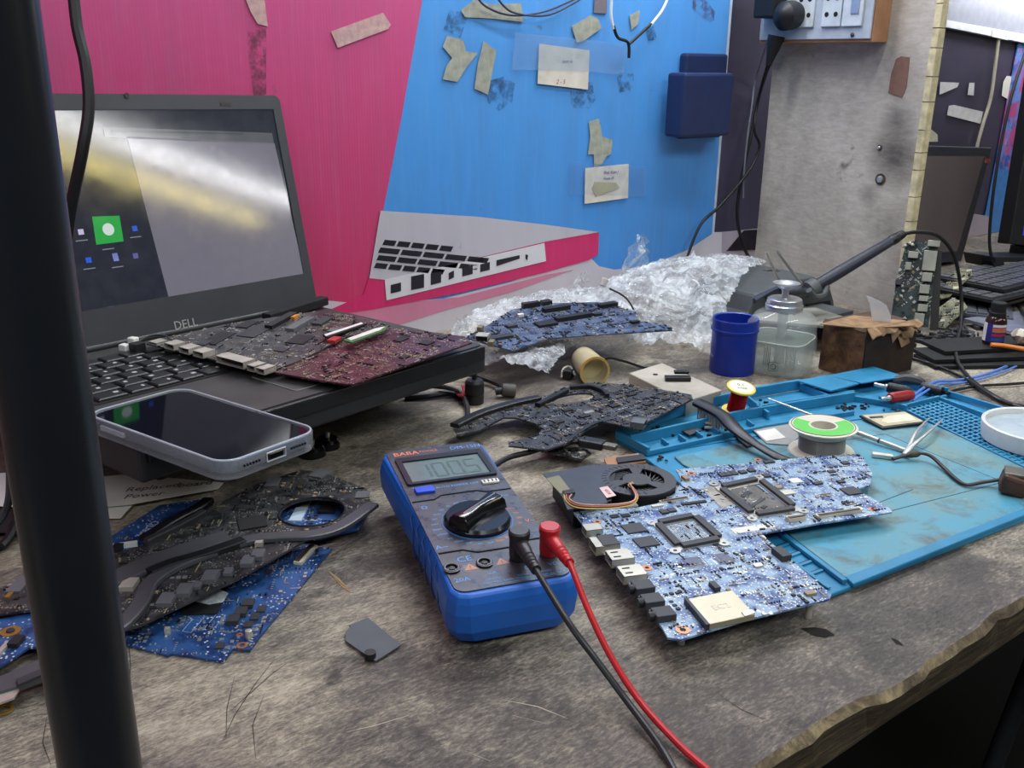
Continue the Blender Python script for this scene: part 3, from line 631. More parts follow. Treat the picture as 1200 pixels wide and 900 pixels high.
# lid
lu = (LM.to_3x3() @ V((0, math.sin(LEAN), math.cos(LEAN)))).normalized(); lx = (LM.to_3x3() @ V((1, 0, 0))).normalized(); ln = lx.cross(lu)
if ln.dot(CP-Lp(0, 0, 0)) < 0: ln = -ln
LID = Pl(Lp(0, 0, .0), ln); LR = Matrix((lx, lu, ln)).transposed()
def lid(x, y, h=0): return Lp(0, 0, 0) + lx*x + lu*y + ln*h
def lpoly(x0, y0, x1, y1, r_, h): return [lid(x, y, h) for x, y in rpoly((x0+x1)/2, (y0+y1)/2, x1-x0, y1-y0, r_)]
ld = build('lid', MB().prism(lpoly(0, .004, LW, LH, .006, -.008), ln*.0078), LPT, lap)
outer = lpoly(0.001, .004, LW-.001, LH-.001, .006, 0)
sx0, sy0, sx1, sy1 = .018, .037, LW-.0115, LH-.0145
inner = [lid(x, y) for x, y in ((sx0, sy0), (sx1, sy0), (sx1, sy1), (sx0, sy1))]
build('bezel', MB().prism(bridge(outer, inner[::-1]), ln*.0022), mat('bezel_grey', (50, 52, 58), .5, var=.12, vs=30), lap)
build('lid_rim', MB().tube([lid(LW+.0003, .01, -.002), lid(LW+.0003, LH-.004, -.002)], .0011, 6, 1), mat('rim_silver', (150, 140, 148), .3, .8), lap)
def scr(name, rgb, emit, rough=.1):
    m, n = new(name, rough); n.b.inputs['Roughness'].default_value = rough; c = lin(rgb)
    d = n.noise(n.map(), 60, 6, .7); n.col(n.mix(n.ramp(d, [(.4, g(0)), (.8, g(.1))]), lin((16, 16, 18)), lin((120, 120, 120))))
    n.b.inputs['Emission Color'].default_value = c; n.b.inputs['Emission Strength'].default_value = emit
    r = n.ramp(n.noise(n.map(loc=(3, 0, 0)), 30, 6, .7), [(.3, g(.05)), (.7, g(.11))]); n.nt.links.new(r, n.b.inputs['Roughness']); n.b.inputs['Specular IOR Level'].default_value = .75; return m
sd = build('display', MB().prism([lid(x, y, .0002) for x, y in ((sx0, sy0), (sx1, sy0), (sx1, sy1), (sx0, sy1))], ln*.0006), scr('display_desktop', (34, 38, 50), .8), lap)
def sq(name, pts, m, h=.0010):
    P_ = [LID(x, y) for x, y in pts]
    return build(name, MB().prism([p + ln*(h-.0001) for p in P_], ln*.0001), m, sd)
sq('open_window', [(148, 160), (321, 168), (357, 325), (199, 356)], scr('display_window', (106, 104, 116), .85))
sq('title_bar', [(120, 149), (318, 156), (321, 170), (122, 161)], scr('display_bar', (84, 84, 92), .8))
sq('scroll_line', [(130, 152.5), (284, 156), (284, 158), (130, 155)], scr('display_line', (58, 74, 78), .8), .0012)
sq('taskbar', [(60, 382), (352, 326), (354, 333), (60, 389)], scr('display_taskbar', (28, 30, 40), .8), .0012)
sq('taskbar_widget', [(80, 374), (109, 370), (111, 380), (82, 388)], scr('display_widget', (196, 186, 206), .8), .0014)
sq('app_icon', [(107, 254), (139, 253), (144, 283), (112, 287)], scr('display_green', (40, 150, 66), .9), .0014)
ico = LID(126, 269, .0016); build('icon_disc', MB().cyl(ico, ico+ln*.0001, .0055, n=20), scr('display_white', (200, 214, 210), .8), sd)
for x, y, c in ((94, 272, (190, 180, 210)), (157, 268, (50, 90, 200)), (134, 300, (110, 120, 180)), (103, 305, (40, 90, 210)), (135, 303, (120, 130, 190)), (130, 362, (90, 110, 160)), (147, 369, (70, 150, 210)), (162, 366, (210, 150, 90)), (177, 364, (200, 200, 215)), (190, 361, (60, 110, 220)), (203, 359, (170, 100, 90)), (66, 305, (90, 100, 160)), (158, 300, (90, 90, 150))):
    ic = LID(x, y, .0014); build('icon', MB().box(ic, (.005, .0048, .0001), LR), scr('icon_%d' % (c[0]+c[2]*2), c, .8), sd)
for x, y in ((95, 282), (126, 292), (158, 278), (104, 315), (137, 313)):
    ic = LID(x, y, .0014); build('icon_caption', MB().box(ic, (.011, .0009, .0001), LR), scr('icon_caption', (130, 134, 150), .7), sd)
c = LID(147, 112.5, .0024); build('camera_lens', MB().cyl(c, c+ln*.0006, .0025, n=16), BLKG, lap)
c = LID(263, 122.5, .0024); build('sensor', MB().box(c, (.013, .003, .0006), LR), mat('sensor_brown', (50, 36, 38), .4), lap)
text('logo', 'DELL', LID(216, 380, .0023), lx, lu, .0115, mat('logo_silver', (176, 180, 184), .3, .6), lap, .0004)
build('hinge', MB().cyl(Lp(.03, .002, .002), Lp(LW-.03, .002, .002), .005), BLKP, lap, smooth=True)

# dark block under the laptop
c0 = at(474, 466); dx = V((math.cos(.26), math.sin(.26), 0)); dy = V((-dx.y, dx.x, 0)); ht = .046
sbx = root('closed_laptop', c0 - dx*.15, 'closed dark brown-grey laptop lying under the open one', 'laptop')
BR = mat('old_laptop_side', (74, 68, 56), .6, var=.3, vs=25)
cc = c0 - dx*.14 + dy*.10
Rz = Matrix((dx, dy, V((0, 0, 1)))).transposed()
build('lower_body', MB().box(cc+V((0, 0, .0125)), (.28, .20, .024), Rz), BR, sbx, bevel=.003)
build('upper_body', MB().box(cc+V((0, 0, .0355)), (.28, .20, .018), Rz), mat('old_laptop_lid', (48, 45, 40), .5, var=.2), sbx, bevel=.003)
# small dark feet / lens caps by it
for x, y, r_, lab in ((384, 524, .011, 'shiny black round knob on the desk beside laptop, right one'), (366, 533, .012, 'shiny black round knob on the desk beside laptop, left one')):
    c = at(x, y); k = root('round_cap', c, lab, 'cap'); build('cap', MB().lathe([(r_, 0), (r_, .006), (r_*.8, .009), (r_*.3, .0095)], c, n=24), BLKG, k, smooth=True)
    build('nub', MB().cyl(c+V((0, 0, .009)), c+V((.001, 0, .014)), .002), TIN, k)

# ================================================================ PHONE in clear case
phn = (LM.to_3x3() @ V((0, 0, 1))).normalized()
PH = Pl(Lp(.08, -.2, .0062+.0104), phn); A_, D_ = PH(97, 485), PH(262, 545); ex = (D_-A_); L_ = ex.length; ex.normalize(); ey = phn.cross(ex)
Wp = (PH(352, 495)-D_).length*.96; Lp_ = L_
pm = Matrix((ex, ey, phn)).transposed().to_4x4(); pm.translation = A_-phn*.0104
ph = root('smartphone', None, 'black-screened smartphone in a clear case lying on the laptop palm rest', 'phone', M=pm)
def pr(inset, z, r_): return [V((x, y, z)) for x, y in rpoly(Lp_/2, Wp/2, Lp_-2*inset, Wp-2*inset, r_, 8)]
NAVY = mat('phone_side', (30, 52, 96), .3, .5)
build('body', MB().rings([pr(.0032, .0012, .011), pr(.0022, .002, .012), pr(.0022, .0085, .012), pr(.0030, .0092, .011)]), NAVY, ph, local=True, smooth=True, ang=30)
build('screen_glass', MB().rings([pr(.0032, .0093, .011), pr(.0034, .0097, .011)]), mat('phone_glass', (10, 11, 22), .05, var=0, spec=.22), ph, local=True)
CASE = mat('clear_case', (214, 222, 232), .08, alpha=.22, var=.0, trans=0)
ring_o = pr(0, 0, .014)
mbc = MB().rings([pr(.001, -.0022, .013), pr(0, -.0010, .014), pr(0, .0098, .014), pr(.0006, .0108, .0134), pr(.0020, .0108, .012), pr(.0022, .0094, .012), pr(.0022, .002, .012)], caps=False)
mbc.add(pr(.001, -.0022, .013), [tuple(range(len(ring_o)))])
build('clear_case', mbc, CASE, ph, local=True, smooth=True, ang=60)
build('case_rim', MB().tube(pr(.0012, .0104, .0132)+[pr(.0012, .0104, .0132)[0]], .0006, 6, 1), mat('case_rim', (200, 206, 216), .12, alpha=.75), ph, local=True, smooth=True)
build('usb_port', MB().box((Lp_-.0005, Wp*.5, .0052), (.003, .0125, .0048)), BLKG, ph, bevel=.001, local=True)
build('usb_rim', MB().tube([V((Lp_+.0008, Wp*.5+y, .0052+z)) for y, z in ((-.0075, -.0028), (.0075, -.0028), (.0075, .0028), (-.0075, .0028), (-.0075, -.0028))], .0005, 5, 1), mat('case_rim', (0, 0, 0)), ph, local=True)
for s in (-1, 1):
    gr = MB()
    for k in range(6): gr.cyl((Lp_-.001, Wp*.5+s*(.013+k*.0023), .0052), (Lp_+.0004, Wp*.5+s*(.013+k*.0023), .0052), .0008, n=8)
    build('speaker_grille', gr, BLKG, ph, local=True)
for x, ln_ in ((.012, .007), (.034, .026)):
    build('side_button', MB().box((x, -.0004, .0056), (ln_, .0022, .0038)), CASE if ln_ > .01 else BLKG, ph, bevel=.001, local=True)

# ================================================================ PAPERS under laptop
pa = root('paper_sheet', at(140, 590), 'white handwritten paper sheet on the desk under the laptop corner', 'paper')
PP = flat(.004)
build('sheet', MB().prism([PP(x, y) for x, y in [(92, 562), (150, 556), (262, 566), (256, 573), (150, 592), (98, 596)]], V((0, 0, .0004))), PAPER, pa)
build('folded_corner', MB().prism([PP(x, y, -.002) for x, y in [(112, 588), (158, 586), (141, 605), (118, 605)]], V((0, 0, .0004))), PAPER, pa)
pe1 = (PP(240, 572)-PP(140, 572)).normalized(); pe1 = (PP(230, 564)-PP(130, 574)).normalized()
for s, x, y in (('Replaced', 178, 572), ('Power', 168, 581), ('board', 228, 568)): text('handwriting', s, PP(x, y, .0006), pe1, V((0, 0, 1)).cross(pe1), .011, INK, pa, .00005, shear=.3)
single('paper_sheet', MB().prism([PP(x, y, .002) for x, y in [(-60, 560), (35, 556), (60, 575), (50, 598), (-10, 596), (-60, 594)]], V((0, 0, .0004))), mat('bright_paper', (236, 236, 236), .7, var=.03), 'plain white paper sheet left of the metal post', 'paper')
single('dark_pouch', MB().rings([[at(x, y, z) for x, y in [(-60, 600), (20, 598), (60, 612), (40, 628), (-60, 620)]] for z in (.0005, .006)]), mat('pouch_black', (30, 30, 32), .6), 'flat dark pouch on the desk under the left paper', 'pouch', bevel=.002)

# ================================================================ MULTIMETER
mx = (0.25930094, 0.39812138, 0.00051449, 0.05932861, -0.00151033, -0.307283, 0.08318282, 0.20462659)
MM = Euler(mx[3:6], 'XYZ').to_matrix().to_4x4(); MM.translation = V(mx[:3]); MW, ML, MT = mx[6], mx[7], .036
mtr = root('multimeter', None, 'blue rubber-booted digital multimeter with grey face and LCD showing 100.5', 'multimeter', M=MM)
MN = (MM.to_3x3() @ V((0, 0, 1))).normalized(); MPl = Pl(MM @ V((0, 0, MT)), MN); MI = MM.inverted()
def ml(x, y): q = MI @ MPl(x, y); return q.x, q.y
def mq(cx, cy): return ml(400+cx/3, 500+cy/3)        # from the enlarged crop
def oct_(i, z, ch=.011, waist=.0, nr=0):
    x0, x1, y0, y1 = i, MW-i, i, ML-i; c = ch
    L = [(x0+c, y0), (x1-c, y0), (x1-c*.3, y0+c*.3), (x1, y0+c), (x1-waist, .045), (x1-waist*1.6, .085), (x1-waist, .125), (x1, y1-c), (x1-c*.3, y1-c*.3), (x1-c, y1), (x0+c, y1), (x0+c*.3, y1-c*.3), (x0, y1-c), (x0+waist, .125), (x0+waist*1.6, .085), (x0+waist, .045), (x0, y0+c), (x0+c*.3, y0+c*.3)]
    return [V((x, y, z)) for x, y in L]
BL = mat('boot_blue', (34, 104, 200), .42, var=.06, vs=14)
build('rubber_boot', MB().rings([oct_(.009, .002, .012, .002), oct_(.004, .0035, .012, .002), oct_(.0008, .012, .012, .0022), oct_(.0, .024, .012, .002), oct_(.0012, .031, .011, .002), oct_(.0030, MT-.0010, .009, .0015), oct_(.0044, MT, .009, .0010)]), BL, mtr, local=True, bevel=.0006)
build('recessed_base', MB().box((MW/2, .030, .006), (MW*.55, .02, .008)), mat('boot_dark_blue', (14, 40, 92), .5), mtr, local=True)
for sx in (0, 1):
    for k in range(5):
        y = .036+k*.0155; x = (.0003 if sx == 0 else MW-.0003); s = 1 if sx == 0 else -1; w_ = s*.0030
        build('grip_groove', MB().tube([V((x+w_+s*.002, y+.010, .0345)), V((x+w_*.7, y+.008, .0315)), V((x+w_*.62, y, .026)), V((x+w_*.55, y-.002, .014)), V((x+s*.0035, y-.002, .006))], .0005, 5, 4), mat('groove_blue', (16, 60, 130), .6), mtr, local=True)
PG, nn = new('meter_face', .32, .2); a = nn.noise(nn.map(), 38, 7, .7); nn.col(nn.ramp(a, [(.3, lin((52, 54, 60))), (.62, lin((82, 84, 92))), (.8, lin((150, 148, 146)))]))
nn.nt.links.new(nn.ramp(nn.noise(nn.map(loc=(2, 0, 0)), 80, 5, .7), [(.3, g(.2)), (.7, g(.5))]), nn.b.inputs['Roughness'])
def face(pts, z, h, m, name, **k): return build(name, MB().prism([V((x, y, z)) for x, y in pts], V((0, 0, h))), m, mtr, local=True, **k)
fx0, fx1, fy0, fy1 = .0055, MW-.0055, .0075, ML-.0058
face(rpoly((fx0+fx1)/2, (fy0+fy1)/2, fx1-fx0, fy1-fy0, .007), MT, .0009, PG, 'face_panel')
Z = MT+.0009
BE = mat('lcd_frame', (34, 36, 40), .3)
lx0, ly1 = mq(178, 118); lx1, _ = mq(552, 165); _, ly0 = mq(215, 212)
lx0, lx1 = .0090, MW-.0085; ly0, ly1 = .1405, .1830
of = [V((x, y, Z)) for x, y in rpoly((lx0+lx1)/2, (ly0+ly1)/2, lx1-lx0, ly1-ly0, .002)]
gx0, gx1, gy0, gy1 = lx0+.0040, lx1-.0040, ly0+.003, ly1-.0065
inn = [V((x, y, Z)) for x, y in ((gx0, gy0), (gx0, gy1), (gx1, gy1), (gx1, gy0))]
build('lcd_frame', MB().prism(bridge(of, inn), V((0, 0, .0016))), BE, mtr, local=True)
face([(gx0, gy0), (gx1, gy0), (gx1, gy1), (gx0, gy1)], Z, .0004, mat('lcd_glass', (112, 128, 128), .12, var=.1, vs=60), 'lcd_glass')
SEG = {'0': 'abcdef', '1': 'bc', '5': 'acdfg'}
SG = mat('lcd_segment', (84, 100, 92), .3)
dh = (gy1-gy0)*.62; dw = dh*.40; yb_ = gy0+(gy1-gy0)*.18
for i, ch in enumerate('1005'):
    x0 = gx0+.008+i*(dw+.0038); b = MB(); t = .0017
    for s in SEG[ch]:
        cx, cy, w_, h_ = {'a': (dw/2, dh, dw, t), 'd': (dw/2, 0, dw, t), 'g': (dw/2, dh/2, dw, t), 'f': (0, dh*.75, t, dh/2-t), 'b': (dw, dh*.75, t, dh/2-t), 'e': (0, dh*.25, t, dh/2-t), 'c': (dw, dh*.25, t, dh/2-t)}[s]
        b.box((x0+cx, yb_+cy, Z+.00048), (w_, h_, .0001))
    build('digit', b, SG, mtr, local=True)
build('decimal_point', MB().box((gx0+.008+3*(dw+.0038)-.0024, yb_-.0004, Z+.00048), (.0018, .0018, .0001)), SG, mtr, local=True)
X3, Y3 = V((1, 0, 0)), V((0, 1, 0)); mr3 = MM.to_3x3()
def mt_(s, x, y, size, m, name='printed_text', z=None, rot=0):
    e1 = mr3 @ V((math.cos(rot), math.sin(rot), 0)); e2 = mr3 @ V((-math.sin(rot), math.cos(rot), 0))
    text(name, s, MM @ V((x, y, (z or Z)+.00002)), e1, e2, size, m, mtr, .00004)
OR = mat('print_orange', (224, 128, 84), .5); LB = mat('print_light_blue', (86, 156, 222), .5)
mt_('BABA', .0195, .1915, .0078, OR); mt_('BABA', .0198, .1915, .0078, OR, z=Z+.00003); mt_('TOOLS', .0365, .1918, .0046, OR); mt_('DM-15N', .0655, .1915, .0066, LB)
yb2 = .1325
bq = build('hold_button', MB().prism([V((x, y, Z)) for x, y in rpoly(.0185, yb2-.0015, .0135, .0075, .001)], V((0, 0, .002))), mat('button_blue', (40, 84, 214), .35), mtr, local=True, bevel=.0004)
mt_('BACKLIGHT', .0185, yb2+.0048, .0026, LB); mt_('AUTO POWER OFF', .0425, yb2+.001, .0036, LB)
build('transistor_socket', MB().box((.066, yb2-.0012, Z+.0008), (.0125, .005, .0016)), WHITEP, mtr, local=True, bevel=.0004)
for k in range(4): build('socket_slit', MB().box((.0617+k*.0029, yb2-.0012, Z+.0017), (.0009, .0028, .0002)), BLKM, mtr, local=True)
RD = mat('ridge_dark', (26, 28, 32), .3)
def ridge(pts): build('face_ridge', MB().tube([V((x, y, Z)) for x, y in pts], .0007, 5, 1), RD, mtr, local=True)
yk = .119
ridge([(fx0+.001, yk-.0015), (.022, yk-.0015), (.028, yk+.003), (MW-.030, yk+.003), (MW-.024, yk-.0005), (fx1-.001, yk-.0005)])
ky = .082; kx = .0412
yl = .0515
ridge([(fx0+.001, yl-.001), (.022, yl-.001), (.030, yl-.006), (.052, yl-.006), (.060, yl-.001), (fx1-.001, yl-.001)])
# knob
KR = .0218
build('dial_ring', MB().tube([V((kx+KR*1.06*math.cos(2*PI*i/40), ky+KR*1.06*math.sin(2*PI*i/40), Z)) for i in range(41)], .0005, 5, 1), mat('ring_blue', (60, 120, 190), .4), mtr, local=True)
kn = build('dial_knob', MB().lathe([(KR, 0), (KR, .0025), (KR*.93, .0045), (.001, .0048)], (kx, ky, Z), n=40), mat('dial_black', (40, 41, 45), .18, .4, var=.1), mtr, local=True, smooth=True)
ka = math.radians(36); kd = V((math.cos(ka), math.sin(ka), 0)); kn_ = V((-kd.y, kd.x, 0)); kc = V((kx, ky, Z+.0044))
ringk = lambda z, s, e: [kc + kd*a*KR*s + kn_*b*KR*e + V((0, 0, z)) for a, b in ((-.98, -.34), (-.5, -.27), (0, -.22), (.5, -.27), (.98, -.36), (1.02, 0), (.98, .36), (.5, .27), (0, .22), (-.5, .27), (-.98, .34), (-1.02, 0))]
build('dial_grip', MB().rings([ringk(-.0008, 1, 1.1), ringk(.005, .97, .95), ringk(.0078, .9, .62), ringk(.0082, .86, .40)]), mat('dial_gloss', (22, 22, 25), .12, var=0), kn, local=True, bevel=.0004, smooth=True)
build('pointer_line', MB().tube([kc+kd*(-KR*.7)+V((0, 0, .0083)), kc+kd*(KR*.85)+V((0, 0, .0083))], .0004, 5, 1), mat('pointer_grey', (150, 150, 154), .4), kn, local=True)
rl = ['OFF', '1000', '200', '20', '2', '200m', '750', '200', '20', '2', 'hFE', '20m', '200m', '20A', '2m', '20A', '200m', '2m', '2000M', '200M', '20M', '2M', '200k', '20k', '2k', '200']
for i, s in enumerate(rl):
    a = PI/2 - 2*PI*i/len(rl); m_ = OR if 1 <= i <= 12 else LB
    mt_(s, kx+KR*1.28*math.cos(a), ky+KR*1.27*math.sin(a), .0027, m_)
for s, x, y, z_, m_ in (('\u03a9', .0125, .1085, .0058, LB), ('V=', .0685, .1095, .0068, LB), ('V~', .0745, .0735, .0055, OR), ('A~', .0105, .0575, .0066, LB), ('CE', .0200, .0405, .0080, LB), ('20A', .0125, .0195, .0058, LB), ('mA', .0315, .0215, .004, LB), ('CE', .0545, .0210, .005, LB), ('V\u03a9', .0700, .0205, .0044, LB)):
    mt_(s, x, y, z_, m_)
# jacks
js = [ml(400+388/3, 500+506/3), ml(400+503/3, 500+486/3), ml(400+622/3, 500+468/3), ml(400+728/3, 500+452/3)]
for x, y in js:
    j = build('jack_ring', MB().lathe([(.0052, 0), (.0052, .0012), (.0034, .0014), (.0034, .0002)], (x, y, Z), n=24, caps=False), mat('jack_black', (18, 18, 20), .25), mtr, local=True, smooth=True)
    build('jack_rim', MB().tube([V((x+.0042*math.cos(2*PI*i/24), y+.0042*math.sin(2*PI*i/24), Z+.0014)) for i in range(25)], .0004, 5, 1), mat('jack_grey', (150, 152, 156), .3, .5), j, local=True)
    build('jack_core', MB().lathe([(.0018, 0), (.0018, .0012), (.001, .0013)], (x, y, Z), n=12), DGREY, j, local=True)
for (x, y) in ((js[0][0]*.45+js[1][0]*.55, js[0][1]-.001), (js[1][0]*.5+js[2][0]*.5, js[1][1]-.001)):
    build('warning_triangle', MB().prism([V((x-.0045, y-.003, Z)), V((x+.0045, y-.003, Z)), V((x, y+.004, Z))], V((0, 0, .00015))), mat('print_orange_flat', (196, 140, 110), .5), mtr, local=True)
    mt_('!', x, y-.0006, .005, RD, z=Z+.0002)
for i, s in enumerate(('20A MAX', '10sec MAX EACH 15min', '200mA MAX  FUSED', '1000V DC  750V AC MAX')):
    mt_(s, (.030, .036, .056, .060)[i], (.0155, .012, .0145, .0110)[i], .0025, LB)
build('print_line', MB().tube([V((.020, .0165, Z)), V((.020, .0095, Z)), V((.068, .0095, Z))], .00018, 4, 1), LB, mtr, local=True)
build('tilt_stand', MB().box((MW/2, ML*.62, -.0005), (.045, .006, .012)), BLKP, mtr, local=True)

# test leads (each is its own thing, plugged into the meter)
def lead(name, jx, jy, top_px, col, label, path, rr=1.0):
    b0 = MM @ V((jx, jy, Z+.0006)); ax = MN; hgt = .0195
    r_ = root(name, b0, label, 'test lead')
    elb = b0 + ax*(hgt-.004)
    build('plug', MB().lathe([(.0054*rr, 0), (.0058*rr, .003), (.0060*rr, hgt-.006), (.0066*rr, hgt-.004), (.0066*rr, hgt-.001), (.0056*rr, hgt)], b0, ax, n=24), col, r_, smooth=True)
    p = [elb - ax*.004] + path
    d = (p[1]-p[0]).normalized()
    build('elbow', MB().lathe([(.0048*rr, 0), (.0046*rr, .006), (.004*rr, .013), (.0036*rr, .016)], p[0]+d*.001, d, n=18), col, r_, smooth=True)
    sr = MB(); base = p[0]+d*.016
    for k in range(5): sr.lathe([(.0032, 0), (.0040-.0002*k, .0006), (.0040-.0002*k, .0022), (.0032, .0028)], base+d*(.0032*k), d, n=14)
    build('strain_relief', sr, col, r_, smooth=True)
    build('wire', MB().tube([base]+[base+d*.016]+path[1:], .0019, 10, 8), col, r_, smooth=True)
BLK2 = mat('lead_black', (44, 45, 48), .4, var=.1); RED2 = mat('lead_red', (190, 38, 44), .38, var=.08)
lead('test_lead', js[2][0], js[2][1], None, BLK2, 'black right-angle test lead plugged into the multimeter', [at(636, 681, .048), at(668, 732, .036), at(700, 775, .022), at(732, 818, .010), at(772, 872, .0035), at(800, 920, .0022), at(840, 985, .0022)])
lead('test_lead', js[3][0], js[3][1], None, RED2, 'red right-angle test lead plugged into the multimeter', [at(668, 661, .050), at(689, 714, .036), at(715, 768, .022), at(750, 822, .010), at(795, 872, .004), at(830, 903, .0024), at(880, 945, .0022)])

# grey scrap in front of the meter
gs = root('plastic_scrap', at(436, 752), 'thin dark grey plastic scrap with a round foot, lying before the meter', 'plastic scrap')
SP = flat(.0012)
build('flap', MB().prism([SP(x, y) for x, y in [(405, 741), (411, 736), (409, 734), (431, 725), (470, 757), (440, 776), (428, 768), (405, 752)]], V((0, 0, .0008))), mat('scrap_grey', (84, 90, 96), .6, var=.08), gs)
c = SP(434, 771); build('rubber_foot', MB().cyl(c, c+V((0, 0, .004)), .0033, n=20), CHIPD, gs, smooth=True)
# ================================================================ BOARDS ON THE LAPTOP
kz = Lp(.25, -.12, .0055).z
B1 = plane3(at(175, 400, kz+.006), at(310, 440, kz+.004), at(455, 385, kz+.010))
b1, e1, e2, R1 = board('keyboard_circuit_board', 'black circuit board with a row of silver ports lying across the laptop keyboard',
    [(172, 404), (200, 396), (262, 382), (330, 372), (372, 366), (420, 372), (457, 383), (405, 397), (352, 424), (318, 437), (296, 436), (240, 420)], B1, M_BLACK, ang=.62, N=1000, seed=4, dark=.2,
    chips=[(352, 400, 24, 17, .8, CHIPD, 'processor'), (256, 398, 34, 16, .6, BLKP, 'black_film'), (300, 390, 36, 18, .8, DGREY, 'black_film'), (352, 383, 40, 9, 3, GRAYP, 'memory_slot'), (330, 379, 46, 8, 3.5, BLKP, 'memory_slot'), (378, 379, 24, 10, 2, CHIP), (392, 391, 11, 9, 2.5, GRAYP), (290, 382, 22, 12, .9, CHIPD), (346, 375, 9, 4, 3, mat('orange_block', (196, 130, 50), .5), 'orange_block'), (392, 402, 12, 8, 3, mat('red_block', (170, 50, 54), .5), 'red_block'), (330, 412, 10, 10, 1), (240, 404, 12, 9, 1)])
a_, b_ = B1(176, 405), B1(306, 440); dpt = (b_-a_).normalized(); Rp = Matrix((dpt.cross(V((0, 0, 1))).normalized(), dpt, V((0, 0, 1)))).transposed()
for t, w_, h_, nm in ((.03, .012, .0035, 'display_port'), (.19, .014, .0065, 'usb_port'), (.33, .014, .0065, 'usb_port'), (.46, .014, .0065, 'usb_port'), (.74, .036, .0075, 'drive_port'), (.92, .010, .0065, 'usb_port'), (1.0, .010, .006, 'audio_port')):
    port(nm, b1, a_.lerp(b_, t) + V((0, 0, .0012)) - Rp @ V((.006, 0, 0)), Rp, w_*.92, .013, h_*.8, TIN)
B2 = plane3(at(320, 440, kz+.004), at(412, 452, kz+.004), at(548, 400, kz+.006))
board('maroon_circuit_board', 'maroon circuit board lying over the right end of the laptop', [(322, 438), (366, 446), (412, 453), (470, 432), (553, 403), (545, 396), (500, 390), (455, 386), (405, 399), (352, 424)], B2, M_MAROON, ang=.42, N=900, seed=8, dark=.2, tan=.35,
    chips=[(500, 404, 12, 10, 1.2, CHIPD), (474, 421, 8, 6, 1.2, CHIPD), (470, 400, 14, 8, 1, CHIPD), (518, 398, 9, 6, 1.2, CHIPD)])
rs = root('memory_module', at(428, 392, kz+.012), 'green-edged memory module standing out white on the maroon board', 'memory module')
RP = flat(kz+.012)
build('module_board', MB().prism([RP(x, y) for x, y in [(402, 400), (440, 386), (455, 383), (450, 389), (412, 403)]], V((0, 0, .0014))), mat('module_green', (70, 110, 70), .4), rs)
build('white_label', MB().prism([RP(x, y, .0015) for x, y in [(407, 399), (440, 387), (451, 385), (445, 389), (411, 401)]], V((0, 0, .0004))), WHITEP, rs)
rs = root('memory_module', at(400, 388, kz+.012), 'thin memory module with white strip, behind the green-edged one', 'memory module')
build('module_board', MB().prism([RP(x, y) for x, y in [(378, 394), (424, 379), (430, 381), (384, 397)]], V((0, 0, .0014))), BLKP, rs)
build('white_strip', MB().prism([RP(x, y, .0015) for x, y in [(380, 394), (423, 380), (426, 381), (382, 396)]], V((0, 0, .0003))), WHITEP, rs)
cp = root('connector_cable', at(152, 404, kz), 'small white connector on a thin dark cable by the screen hinge', 'cable')
for x, y in ((146, 407), (156, 399)): build('connector', MB().box(at(x, y, kz+.004), (.007, .008, .006), Matrix.Rotation(.5, 3, 'Z')), WHITEP, cp, bevel=.001)
build('connector', MB().box(at(161, 407, kz+.004), (.010, .010, .008), Matrix.Rotation(.3, 3, 'Z')), CHIPD, cp)
build('wire', MB().tube([at(160, 402, kz+.006), at(175, 394, kz+.010), at(192, 393, kz+.012), at(201, 399, kz+.010)], .0009, 6), DGREY, cp, smooth=True)
single('drive_rail', MB().box(Lp(.315, -.02, .0075), (.09, .012, .009), Matrix.Rotation(.42, 3, 'Z')), BLKM, 'black plastic rail lying by the hinge behind the boards', 'plastic rail', bevel=.001)

# ================================================================ LEFT PILE OF BOARDS
ZB = flat(.0006)
b, e1, e2, Rb = board('blue_circuit_board', 'deep blue circuit board flat on the desk in front of the black boards', [(145, 757), (197, 770), (202, 768), (262, 777), (274, 762), (293, 764), (304, 749), (389, 645), (357, 640), (300, 664), (230, 688), (180, 712), (150, 735)], ZB, M_DBLUE, ang=1.0, N=420, seed=11, dark=.12, tan=.02,
    chips=[(291, 712, 8, 7, 3, CHIP), (283, 722, 8, 7, 3, CHIP), (274, 731, 8, 7, 3, CHIP), (307, 717, 7, 5, 1.2), (299, 726, 7, 5, 1.2), (291, 735, 6, 5, 1), (315, 673, 6, 4, 1), (258, 760, 6, 5, 1), (240, 708, 30, 22, 1.2, CHIPD, 'processor_shield'), (205, 699, 8, 8, 1), (197, 745, 3, 3, 4, TIN, 'standoff')])
build('heat_paste', MB().prism([ZB(x, y, .0027) for x, y in [(222, 708), (232, 697), (255, 694), (268, 700), (262, 710), (245, 713)]], V((0, 0, .0004))), mat('heat_paste', (190, 196, 200), .9, var=.25, vs=300, bump=.6), b)
def ribbon_socket(p0, p1, pl, h, parent, w_=.006):
    a, c = pl(*p0, .0014), pl(*p1, .0014); d = (c-a).normalized(); R = Matrix((d, pl.n.cross(d), pl.n)).transposed(); m = (a+c)/2; L = (c-a).length
    o = build('ribbon_socket', MB().box(m+pl.n*h/2, (L, w_, h), R), mat('socket_cream', (206, 198, 176), .5), parent)
    build('latch', MB().box(m+pl.n*(h+.0003)-R @ V((0, w_*.15, 0)), (L*.92, w_*.5, .0006), R), mat('latch_brown', (70, 60, 52), .5), o)
ribbon_socket((368, 643), (349, 664), ZB, .002, b)
for x, y, r_ in ((284, 759, .0033), (281, 747, .002), (336, 686, .0012)):
    c = ZB(x, y, .0015); build('copper_ring', MB().lathe([(r_, 0), (r_, .0003), (r_*.5, .0003), (r_*.5, 0)], c, n=20, caps=False), COPPER, b, smooth=True)
